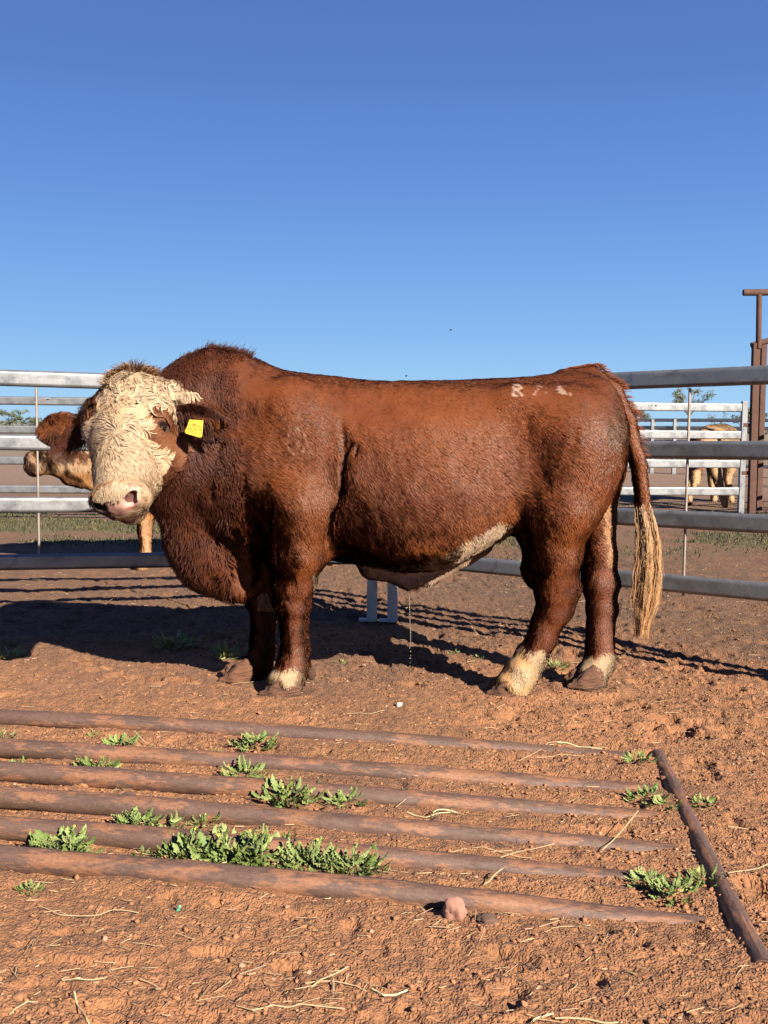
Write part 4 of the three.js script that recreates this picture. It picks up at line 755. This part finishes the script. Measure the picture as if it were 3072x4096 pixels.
// ------------------------------------------------------------------ weeds between the pipes
const leafMats = [lin(.130, .178, .045), lin(.150, .190, .062), lin(.100, .145, .036), lin(.190, .210, .070), lin(.030, .040, .018)].map(c => new THREE.MeshPhysicalMaterial({ color: c, roughness: .62, side: THREE.DoubleSide, specularIntensity: .5 }));
const stemMat = new THREE.MeshStandardMaterial({ color: lin(.17, .20, .075), roughness: .7 }), flowerMat = new THREE.MeshStandardMaterial({ color: lin(.72, .62, .05), roughness: .7 });
function leafGeo(kind, seed) {                          // lobed blade of length 1 along +y with a raised midrib and curled edges
  const n = 14, pos = [], idx = [], R = rng(seed);
  for (let i = 0; i <= n; i++) {
    const t = i / n; let w;
    if (kind === 0) w = .30 * Math.sin(Math.min(1, t * 1.15 + .05) * 2.6) * (i % 3 === 1 ? .45 : i % 3 === 2 ? 1 : .8) + .02;                    // toothed, broad end
    else if (kind === 1) w = (i % 2 ? .19 : .05) * Math.sin(t * 2.7 + .2) + .015;                                                           // deeply cut
    else w = .26 * Math.pow(Math.sin(t * 3.0 + .08), .8) * (i % 4 === 2 ? .8 : 1) + .01;                                                     // rounded
    if (i === n) w = .012; w *= .85 + .3 * R(); const arch = .30 * t - .52 * t * t, lift = .10 * Math.abs(w) / .2 + .04 * Math.sin(i * 2.1 + seed);
    pos.push(-w, t + (i % 2 ? .03 : 0), arch + lift, 0, t, arch, w * (.9 + .2 * R()), t + (i % 2 ? .03 : 0), arch + lift * (.6 + .8 * R()));
  }
  for (let i = 0; i < n; i++) { const o = i * 3; for (const k of [0, 1]) idx.push(o + k, o + k + 1, o + k + 3, o + k + 1, o + k + 4, o + k + 3); }
  const g = new THREE.BufferGeometry(); g.setAttribute('position', new THREE.Float32BufferAttribute(pos, 3)); g.setIndex(idx); g.computeVertexNormals(); return g;
}
const leaves = [0, 1, 2].map(k => [0, 1, 2].map(s => leafGeo(k, 400 + k * 10 + s)));
function weed(label, x, z, R0, n, tall, kind, seed, dark = 0) {
  const y = ground(x, z), w = thing('weed', label, 'weed', [x, y, z], 'weeds growing in the yard'), R = rng(seed), up = V(0, 1, 0), q = new THREE.Quaternion(), q2 = new THREE.Quaternion();
  const put = (px, py, pz, az, el, len, mat, k) => { const m = mesh('leaf', leaves[k][Math.floor(R() * 3)], mat, w); m.position.set(px, py, pz); q.setFromAxisAngle(up, az); q2.setFromAxisAngle(V(1, 0, 0), Math.PI / 2 - el); m.quaternion.copy(q).multiply(q2).multiply(new THREE.Quaternion().setFromAxisAngle(up, (R() - .5) * 1.1)); m.scale.set(len * (.62 + .4 * R()), len, len); };
  n = Math.round(n * 2.1); for (let i = 0; i < n; i++) { const az = R() * 6.283, el = -.15 + .78 * R(), len = R0 * (.28 + .38 * R()), r = R0 * .62 * Math.sqrt(R()); put(Math.sin(az) * r, .002 + R0 * .42 * R() * (1 - r / R0 * .8), Math.cos(az) * r, az + (R() - .5), el, len, leafMats[dark ? 4 : Math.floor(R() * 4)], R() < .7 ? kind : (kind + 1) % 3); }
  for (let s = 0; s < tall; s++) {                       // upright stems with leaves up their length, yellow buds on top
    const a = R() * 6.283, H = R0 * (.42 + .5 * R()), tip = V(Math.sin(a) * H * .35, H, Math.cos(a) * H * .35), c = new THREE.CatmullRomCurve3([V(Math.sin(a) * R0 * .2, 0, Math.cos(a) * R0 * .2), V(tip.x * .6, H * .55, tip.z * .6), tip]);
    mesh('stem', new THREE.TubeGeometry(c, 5, R0 * .018, 5), stemMat, w);
    for (let i = 0; i < 6; i++) { const p = c.getPointAt(.3 + .7 * i / 6); put(p.x, p.y, p.z, R() * 6.283, .3 + .8 * R(), R0 * (.34 - .035 * i), leafMats[dark ? 4 : Math.floor(R() * 4)], kind); }
    if (!dark && tall > 1 && s % 2) { const f = mesh('flower', new THREE.IcosahedronGeometry(R0 * .035, 0), flowerMat, w); f.position.copy(tip); }
  }
  return w;
}
weed('weed with feathery upright leaves at the left end of the farthest pipe', -1.514, -4.091, 0.061, 12, 1, 1, 700);
weed('tiny dark weed against the underside of the farthest pipe', -1.169, -4.135, 0.035, 7, 1, 1, 701);
weed('round-leaved weed between the two farthest pipes at the left', -1.018, -3.961, 0.075, 18, 1, 2, 702);
weed('wilting weed on the bank just behind the second pipe, centre', -0.493, -3.961, 0.095, 18, 1, 0, 703);
weed('weed at the left edge against the second pipe', -1.372, -3.748, 0.062, 14, 0, 0, 704);
weed('low bushy weed in front of the second pipe at the left', -1.039, -3.721, 0.087, 24, 1, 1, 705);
weed('mat-like weed between the second and third pipes, centre', -0.496, -3.651, 0.090, 26, 0, 1, 706);
weed('tall leafy weed breaking over the third pipe in the centre', -0.315, -3.407, 0.109, 34, 3, 2, 707);
weed('drooping pale weed right of the tall leafy one on the third pipe', -0.121, -3.382, 0.074, 16, 0, 0, 708);
weed('weed with a pale upright tip in front of the fourth pipe', -0.763, -3.162, 0.078, 26, 2, 0, 709);
weed('flat weed joining the pale-tipped one to the big clump', -0.671, -3.153, 0.072, 16, 0, 2, 710);
weed('upright small weed at the back of the big clump', -0.559, -3.195, 0.057, 16, 2, 1, 711);
weed('left part of the big leafy clump over the fifth pipe', -0.572, -2.944, 0.093, 34, 2, 2, 712);
weed('middle of the big leafy clump over the fifth pipe, largest leaves', -0.461, -2.923, 0.138, 44, 3, 0, 713);
weed('right part of the big leafy clump over the fifth pipe', -0.353, -2.920, 0.125, 40, 2, 0, 714);
weed('dense weed just right of the big clump', -0.208, -2.878, 0.099, 36, 2, 1, 715);
weed('weed with pale spread leaves at the right end of the clump row', -0.075, -2.869, 0.103, 30, 2, 0, 716);
weed('weed with large grey-green leaves on the fifth pipe at the left', -0.922, -2.935, 0.107, 34, 2, 0, 717);
weed('small dark seedling between the lone left weed and the big clump', -0.700, -2.957, 0.034, 8, 1, 1, 718);
weed('wispy weed under the nearest pipe at the far left', -0.942, -2.700, 0.045, 12, 1, 1, 719);
weed('small weed at the top of the end pipe on the right', 0.982, -3.837, 0.068, 14, 0, 1, 720);
weed('weed with fan-shaped leaves left of the end pipe', 0.910, -3.455, 0.071, 16, 0, 2, 721);
weed('weed with fan-shaped leaves touching the end pipe', 0.961, -3.387, 0.052, 12, 0, 2, 722);
weed('lone small weed right of the end pipe', 1.083, -3.390, 0.050, 12, 0, 2, 723);
weed('left weed of the cluster by the lower end pipe', 0.754, -2.818, 0.061, 22, 1, 0, 724);
weed('middle weed of the cluster by the lower end pipe', 0.808, -2.731, 0.075, 24, 0, 0, 725);
weed('right weed of the cluster overlapping the lower end pipe', 0.913, -2.812, 0.060, 22, 1, 1, 726);
weed('tiny bright weed in the sun under the belly', -0.229, -5.526, 0.041, 8, 0, 1, 727);
weed('small weed in the sun between belly shadow and hind hoof', 0.411, -5.718, 0.046, 8, 0, 1, 728);
weed('small weed just left of the near hind cannon', 0.530, -5.606, 0.035, 7, 0, 1, 729);
weed('fresh green weed between the two hind hooves', 0.934, -5.434, 0.071, 14, 1, 1, 730);
weed('shaded weed on the ground in front of the far fore leg', -0.860, -5.635, 0.113, 20, 0, 0, 731);
weed("shaded weed in the middle of the bull's shadow", -1.192, -5.827, 0.133, 20, 0, 0, 732);
weed("shaded weed at the left edge of the bull's shadow", -2.013, -5.491, 0.094, 16, 0, 0, 733);
weed('tiny seedling in front of the third pipe at the left', -1.125, -3.429, 0.022, 6, 0, 1, 734);
weed('tiny seedling near the middle of the third gap', -0.635, -3.898, 0.022, 6, 0, 1, 735);

// ------------------------------------------------------------------ stones, dung and litter
function stone(name, label, cat, x, z, r, sy, color, seed) {
  const g = mergeVertices((() => { const q = new THREE.IcosahedronGeometry(1, 4); q.deleteAttribute('uv'); q.deleteAttribute('normal'); return q; })()), p = g.attributes.position;
  for (let i = 0; i < p.count; i++) { let a = V().fromBufferAttribute(p, i); const k = 1 + .22 * n3(a.x * 1.6 + seed, a.y * 1.6, a.z * 1.6, 500) + .16 * n3(a.x * 4, a.y * 4 + seed, a.z * 4, 501) + .08 * n3(a.x * 14, a.y * 14, a.z * 14 + seed, 502); a.multiplyScalar(k); const m = Math.max(Math.abs(a.x), Math.abs(a.y), Math.abs(a.z)); a.multiplyScalar(mix(1, .86 / m * k, .35)); p.setXYZ(i, a.x * r, a.y * r * sy, a.z * r); }
  g.computeVertexNormals(); const s = mesh(name, g, new THREE.MeshStandardMaterial({ color: color, roughness: .92 }), scene); s.position.set(x, ground(x, z) + r * sy * .55, z); s.rotation.y = seed; return tag(s, label, cat);
}
stone('rock', 'pinkish fist-sized rock in front of the nearest pipe', 'rock', .193, -2.60, .030, 1.05, lin(.26, .125, .09), 1.3);
stone('dung_lump', 'dark dried dung lump just right of the pinkish rock', 'dung', .272, -2.565, .026, .5, lin(.085, .045, .028), 2.1);
stone('rock', 'grey pebble in the bare soil at lower left of the photo', 'rock', -.61, -2.02, .012, .8, lin(.20, .13, .10), 3.7);
stone('dung_lump', 'flat dark dung pat at the bottom edge of the photo', 'dung', -.36, -1.93, .035, .35, lin(.10, .055, .034), 4.4);
stone('rock', 'pale stone lying in the shadow beside the far fore hoof', 'rock', -.72, -5.75, .045, .6, lin(.40, .36, .34), 5.2);
stone('dung_lump', 'small dark clod by the pipe at the left under a weed', 'dung', -.86, -3.42, .03, .6, lin(.085, .045, .03), 6.2);
stone('dung_lump', 'dark earthy lump beside the big weed in the middle of the pipes', 'dung', -.36, -3.46, .045, .6, lin(.10, .045, .028), 7.9);
stone('rock', 'small white pebble between the bull and the farthest pipe', 'rock', .075, -4.50, .013, .8, lin(.38, .33, .27), 8.3);
{
  const cap = mesh('plastic_scrap', new THREE.CylinderGeometry(.003, .005, .018, 12), new THREE.MeshStandardMaterial({ color: lin(.10, .42, .24), roughness: .5 }), scene); cap.rotation.set(.5, 0, -.4); cap.position.set(-.525, ground(-.525, -2.61) + .009, -2.61); tag(cap, 'small green plastic scrap on the soil below the nearest pipe', 'plastic scrap');
}
{ // chopped straw trodden into the yard
  const R = rng(71), rod = (w, bend) => { const q = new THREE.CylinderGeometry(.5, .42, 1, 5, 3, false); q.translate(0, .5, 0); const P = q.attributes.position; for (let i = 0; i < P.count; i++) { const t = P.getY(i); P.setX(i, P.getX(i) + bend * Math.sin(t * 3.1) * 6); } q.deleteAttribute('uv'); q.computeVertexNormals(); return q; }, blade = rod(1, .10), b2 = rod(1, -.03), mats = [[], []], cols = [[], []], M4 = new THREE.Matrix4(), Q = new THREE.Quaternion(), E3 = new THREE.Euler();
  for (let i = 0; i < 4200; i++) {
    const d = 1.9 + 8 * Math.pow(R(), 1.4), x = (R() * 2 - 1) * (.5 * d + .4), z = -d; if (n2(x * 1.3, z * 1.3, 90) + .25 * x / d * 2 < -.1 && R() < .75) continue;
    const L = .012 + .060 * Math.pow(R(), 3), w = .0011 + .0018 * R(), k = i % 2; Q.setFromEuler(E3.set(-Math.PI / 2 + (R() - .5) * .5, 0, R() * 6.28)); M4.compose(V(x, ground(x, z) + .004 + .004 * R(), z), Q, V(w, L, w)); mats[k].push(...M4.elements); const f = .55 + .5 * R(); cols[k].push(.42 * f, .30 * f, .165 * f);
  }
  const g = thing('straw_litter', 'short bits of pale straw scattered over the soil', 'straw'); g.userData.kind = 'stuff';
  const sm = new THREE.MeshStandardMaterial({ color: lin(1, 1, 1), roughness: .75, side: THREE.DoubleSide }); inst('straw', blade, sm, mats[0], cols[0], g); inst('straw', b2, sm, mats[1], cols[1], g);
}
const strawMat = new THREE.MeshStandardMaterial({ color: lin(.38, .28, .155), roughness: .7 }), strawPale = new THREE.MeshStandardMaterial({ color: lin(.46, .42, .24), roughness: .7 });
function stalk(label, pts, r = .0028, mat = strawMat) {
  const P3 = []; pts.forEach(([x, z, dy], i) => { if (i) { const q = pts[i - 1], u = .35 + .3 * h2(i, Math.round(x * 900), 3), mx = mix(q[0], x, u) + .006 * (h2(i, Math.round(z * 900), 4) - .5), mz = mix(q[1], z, u) + .010 * (h2(i, Math.round(z * 700), 5) - .5); P3.push(V(mx, ground(mx, mz) + .005 + mix(q[2] ?? 0, dy ?? 0, u), mz)); } P3.push(V(x, ground(x, z) + .005 + (dy ?? 0), z)); });
  const c = new THREE.CurvePath(); for (let i = 1; i < P3.length; i++) c.add(new THREE.LineCurve3(P3[i - 1], P3[i])); const g = new THREE.TubeGeometry(c, pts.length * 5, r * .52, 6), m = mesh('straw_stalk', g, mat, scene); tag(m, label, 'straw stalk', 'long straw stalks lying in the yard'); return m;
}
stalk('long straw stalk in two bends under the nearest pipe at the left', [[-0.882, -2.591], [-0.813, -2.541], [-0.740, -2.535], [-0.697, -2.595], [-0.622, -2.578]], 0.0026, strawMat);
stalk('straw stalk leaning off the weed between the two farthest pipes', [[-0.991, -4.063, 0.030], [-0.900, -3.987], [-0.787, -3.902]], 0.0030, strawMat);
stalk('broad pale green reed lying on the right end of the farthest pipe', [[0.713, -4.108], [0.792, -4.080], [0.877, -4.039]], 0.0050, strawPale);
stalk('bent straw stalk joining the reed to the soil', [[0.517, -3.820], [0.594, -3.935], [0.675, -4.107], [0.734, -4.122]], 0.0024, strawMat);
stalk('stiff straw stalk standing across the gap of the two nearest right pipes', [[0.666, -3.028], [0.742, -3.120, 0.030], [0.817, -3.205, 0.055]], 0.0030, strawMat);
stalk('long straw stalk lying along the soil below the fourth pipe', [[0.353, -2.976], [0.457, -3.030], [0.537, -3.096]], 0.0024, strawMat);
stalk('thin straw stalk crossing the fourth gap in the centre right', [[0.275, -3.019], [0.363, -3.000], [0.448, -2.968]], 0.0022, strawMat);
stalk('short stout straw stalk lying across the nearest pipe gap', [[0.286, -2.764, 0.010], [0.316, -2.800, 0.015], [0.346, -2.843, 0.020]], 0.0034, strawMat);
stalk('dotted straw stalk leading off the end pipe to the right edge', [[0.964, -2.830], [1.033, -2.841], [1.126, -2.919]], 0.0030, strawMat);
stalk('long straw stalk near the bottom edge, left of centre', [[-0.279, -2.146], [-0.231, -2.165], [-0.170, -2.161], [-0.074, -2.144]], 0.0032, strawMat);
stalk('forked straw stalk near the bottom edge in the centre', [[-0.153, -2.233], [-0.116, -2.284], [-0.073, -2.315]], 0.0030, strawMat);
stalk('curved straw stalk in the bottom soil of the centre', [[-0.167, -2.249], [-0.104, -2.258], [-0.030, -2.226]], 0.0026, strawMat);
stalk('white bent straw stalk with a frayed end near the bottom centre', [[-0.015, -2.226], [0.011, -2.198], [0.063, -2.222]], 0.0040, strawPale);
stalk('straw stalk at the lower left in the bare soil', [[-0.712, -2.236], [-0.656, -2.239], [-0.619, -2.256]], 0.0026, strawMat);
stalk('split straw stalk at the bottom left corner', [[-0.786, -2.110], [-0.760, -2.146], [-0.746, -2.165]], 0.0028, strawMat);
stalk('leaning straw stalk at the bottom left', [[-0.665, -2.167, 0.010], [-0.630, -2.113], [-0.597, -2.065]], 0.0040, strawMat);
stalk('curled pale straw stalk at the bottom right', [[0.323, -2.086], [0.341, -2.113], [0.373, -2.127]], 0.0040, strawPale);
stalk('flat long straw stalk at the bottom right', [[0.375, -2.110], [0.443, -2.104], [0.514, -2.092]], 0.0040, strawMat);
stalk('wiry stalk in the soil right of the rock', [[0.433, -2.530], [0.494, -2.546], [0.545, -2.508]], 0.0018, strawMat);
stalk('straw bundle stalk between the third and fourth right pipes', [[0.086, -3.306], [0.146, -3.279], [0.232, -3.331]], 0.0028, strawPale);
stalk('straw stalk on the soil left of the near fore hoof', [[-0.725, -4.899], [-0.595, -4.922], [-0.513, -4.999]], 0.0022, strawMat);
stalk('straw stalk in the soil in front of the bull', [[-0.150, -4.396], [-0.050, -4.364], [0.010, -4.424]], 0.0022, strawMat);
stalk('thin straw stalk lying by the reed below the farthest pipe', [[0.599, -3.906], [0.694, -3.938], [0.782, -3.929]], 0.0022, strawMat);
stalk('green-white straw stalk against the third right pipe', [[0.169, -3.280, 0.010], [0.208, -3.310, 0.012], [0.254, -3.323]], 0.0034, strawPale);

// ------------------------------------------------------------------ grass beyond the panels
{
  const R = rng(83), blade = lock(1, 3, .35, .1, .5), mats = [], cols = [], M4 = new THREE.Matrix4(), Q = new THREE.Quaternion(), E3 = new THREE.Euler();
  for (let i = 0; i < 60000; i++) { const d = 9.8 + 8 * R(), x = (R() * 2 - 1) * (.42 * d + 1.5), z = -d, a = n2(x * .8, z * .8, 50), b = n2(x * 3.1, z * 3.1, 51), k = sstep(9.7, 11.4, d + a) * sstep(19, 14, d + a) * sstep(-.25, .35, n2(x * .7, z * 1.2, 53) + .5 * b + .12); if (R() > k) continue; const L = .018 + .035 * R(); Q.setFromEuler(E3.set((R() - .5) * 1.3, R() * 6.28, (R() - .5) * 1.3)); M4.compose(V(x, ground(x, z) - .003, z), Q, V(.006, L, L)); mats.push(...M4.elements); const f = .6 + .7 * R(), dry = R() < .35 ? 1 : 0; cols.push(mix(.08, .22, dry) * f, mix(.10, .16, dry) * f, mix(.03, .07, dry) * f); }
  const g = thing('short_grass', 'thin short grass growing beyond the yard panels', 'grass'); g.userData.kind = 'stuff'; inst('grass_blades', blade, new THREE.MeshStandardMaterial({ color: lin(1, 1, 1), roughness: .8, side: THREE.DoubleSide }), mats, cols, g);
}
// ------------------------------------------------------------------ distant gum trees
const barkMat = new THREE.MeshStandardMaterial({ color: lin(.12, .095, .075), roughness: .9 }), crownMat = new THREE.MeshStandardMaterial({ color: lin(1, 1, 1), roughness: .85, side: THREE.DoubleSide });
const clump = (() => { const R = rng(91), gs = []; for (let i = 0; i < 14; i++) { const g = new THREE.PlaneGeometry(.42, .16, 1, 1); g.rotateX(R() * 3); g.rotateY(R() * 6.28); g.rotateZ((R() - .5) * 2); g.translate((R() - .5) * 1.1, (R() - .5) * .8, (R() - .5) * 1.1); gs.push(g); } const m = mergeGeometries(gs); m.deleteAttribute('uv'); return m; })();
function gum(label, x, z, H, W, base, seed, dense, col) {
  const t = thing('gum_tree', label, 'tree', [x, 0, z], 'gum trees on the skyline'), R = rng(seed), limbs = [], ends = [];
  const limb = (a, b, ra, rb) => limbs.push(new THREE.TubeGeometry(new THREE.CatmullRomCurve3([a, a.clone().lerp(b, .5).add(V((R() - .5) * .25, .1, (R() - .5) * .25)), b]), 6, (ra + rb) / 2, 6));
  const fork = V(0, H * base, 0), tg = new THREE.CylinderGeometry(H * .022, H * .04, H * base, 8); tg.translate(0, H * base / 2, 0); mesh('trunk', tg, barkMat, t);
  for (let i = 0; i < 7; i++) { const a = R() * 6.28, e = V(Math.cos(a) * W * (.2 + .3 * R()), H * (base + (1 - base) * (.35 + .6 * R())), Math.sin(a) * W * (.2 + .3 * R())); limb(fork, e, H * .018, H * .006); ends.push(e); for (let k = 0; k < 2; k++) { const e2 = e.clone().add(V((R() - .5) * W * .35, (R() - .1) * H * .16, (R() - .5) * W * .35)); e2.y = Math.min(e2.y, H); limb(e, e2, H * .008, H * .004); ends.push(e2); } }
  const lg = mergeGeometries(limbs); mesh('limbs', lg, barkMat, t);
  const mats = [], cols = [], M4 = new THREE.Matrix4(), Q = new THREE.Quaternion(), E3 = new THREE.Euler();
  for (const e of ends) for (let k = 0; k < dense; k++) { const s = W * .085 * (.6 + .8 * R()), p = e.clone().add(V((R() - .5) * W * .22, (R() - .5) * H * .10, (R() - .5) * W * .22)); Q.setFromEuler(E3.set(R() * 6, R() * 6, R() * 6)); M4.compose(p, Q, V(s, s * .8, s)); mats.push(...M4.elements); const f = .7 + .6 * R(); cols.push(col[0] * f, col[1] * f, col[2] * f); }
  inst('crown', clump, crownMat, mats, cols, t);
}
gum('bushy grey-green tree on the skyline at the left edge', -94, -260, 4.4, 7, .28, 601, 9, [.085, .105, .062]);
gum('low rounded tree on the skyline beside the left edge one', -88.6, -262, 2.9, 4.4, .22, 602, 12, [.075, .095, .055]);
gum('tree on the skyline just left of the second beast\'s forehead', -82, -262, 3.4, 5, .22, 607, 10, [.075, .095, .055]);
gum('tree half hidden by the tail above the pale gate', 63, -262, 6.8, 5.5, .35, 603, 10, [.070, .090, .050]);
gum('tall spreading gum tree with tufted crown behind the thin rod', 76, -260, 11.6, 8.6, .42, 604, 6, [.085, .105, .06]);
gum('dense dark tree left of the rusty post', 90.5, -260, 6.6, 9, .2, 605, 15, [.055, .07, .042]);
gum('sparse small tree left of the dense dark one', 83.5, -261, 6.0, 4.6, .3, 606, 2, [.09, .09, .06]);
{
  const R = rng(97), mats = [], cols = [], M4 = new THREE.Matrix4(), Q = new THREE.Quaternion(), E3 = new THREE.Euler();
  for (let i = 0; i < 4200; i++) { const d = 430 + 260 * R(), x = (R() * 2 - 1) * 420, s = 1.6 + 2.4 * R() * (.5 + .5 * n2(x * .02, 1, 98)); Q.setFromEuler(E3.set(R() * 6, R() * 6, R() * 6)); M4.compose(V(x, s * .4, -d), Q, V(s * 1.6, s * .7, s)); mats.push(...M4.elements); const f = .7 + .5 * R(); cols.push(.085 * f, .095 * f, .07 * f); }
  const g = thing('scrub_belt', 'belt of low scrub along the horizon', 'scrub'); g.userData.kind = 'stuff'; inst('scrub', clump, crownMat, mats, cols, g);
}
// flies in the air
for (const [label, x, y, z] of [['tiny fly in the sky above the middle of the back', .31, 1.72, -5.0], ['tiny fly just above the back line of the bull', .10, 1.50, -5.0], ['tiny fly in the gap of the rails at the far left', -1.62, 1.37, -5.0], ['tiny fly in the sky beside the tail, under the top rail', 1.30, 1.37, -5.0]]) {
  const f = thing('fly', label, 'fly', [x, y, z], 'flies round the bull'), fm = new THREE.MeshStandardMaterial({ color: lin(.02, .018, .016), roughness: .5 }), g = new THREE.SphereGeometry(.0035, 10, 8); g.scale(1.6, 1, 1); mesh('body', g, fm, f);
  const wg = new THREE.SphereGeometry(.004, 8, 6); wg.scale(1.2, .08, .5); for (const s of [-1, 1]) { const w = mesh('wing', wg, fm, f); w.position.set(.002, .002, s * .004); w.rotation.set(s * .5, s * .4, 0); }
}
// the thin stream falling from the sheath
{
  const t = thing('liquid_stream', 'thin dribble of liquid falling below the belly of the big bull', 'liquid', [.125, 0, -4.93]), m = new THREE.MeshPhysicalMaterial({ color: lin(.80, .72, .55), transmission: .85, roughness: .08, ior: 1.33, thickness: .004 });
  const pts = []; for (let i = 0; i <= 10; i++) pts.push(V(.004 * n2(i * .7, 1, 99) + .008 * i / 10, .49 - .30 * i / 10, 0)); mesh('stream', new THREE.TubeGeometry(new THREE.CatmullRomCurve3(pts), 40, .0017, 8), m, t);
  for (let i = 0; i < 7; i++) { const d = mesh('drop', new THREE.SphereGeometry(.0016 + .0012 * h2(i, 3), 10, 8), m, t); d.position.set(.008 + .003 * h2(i, 7), .18 - i * .018 - .008 * h2(i, 9), 0); d.scale.y = 1.4; }
}

renderer.render(scene, camera);
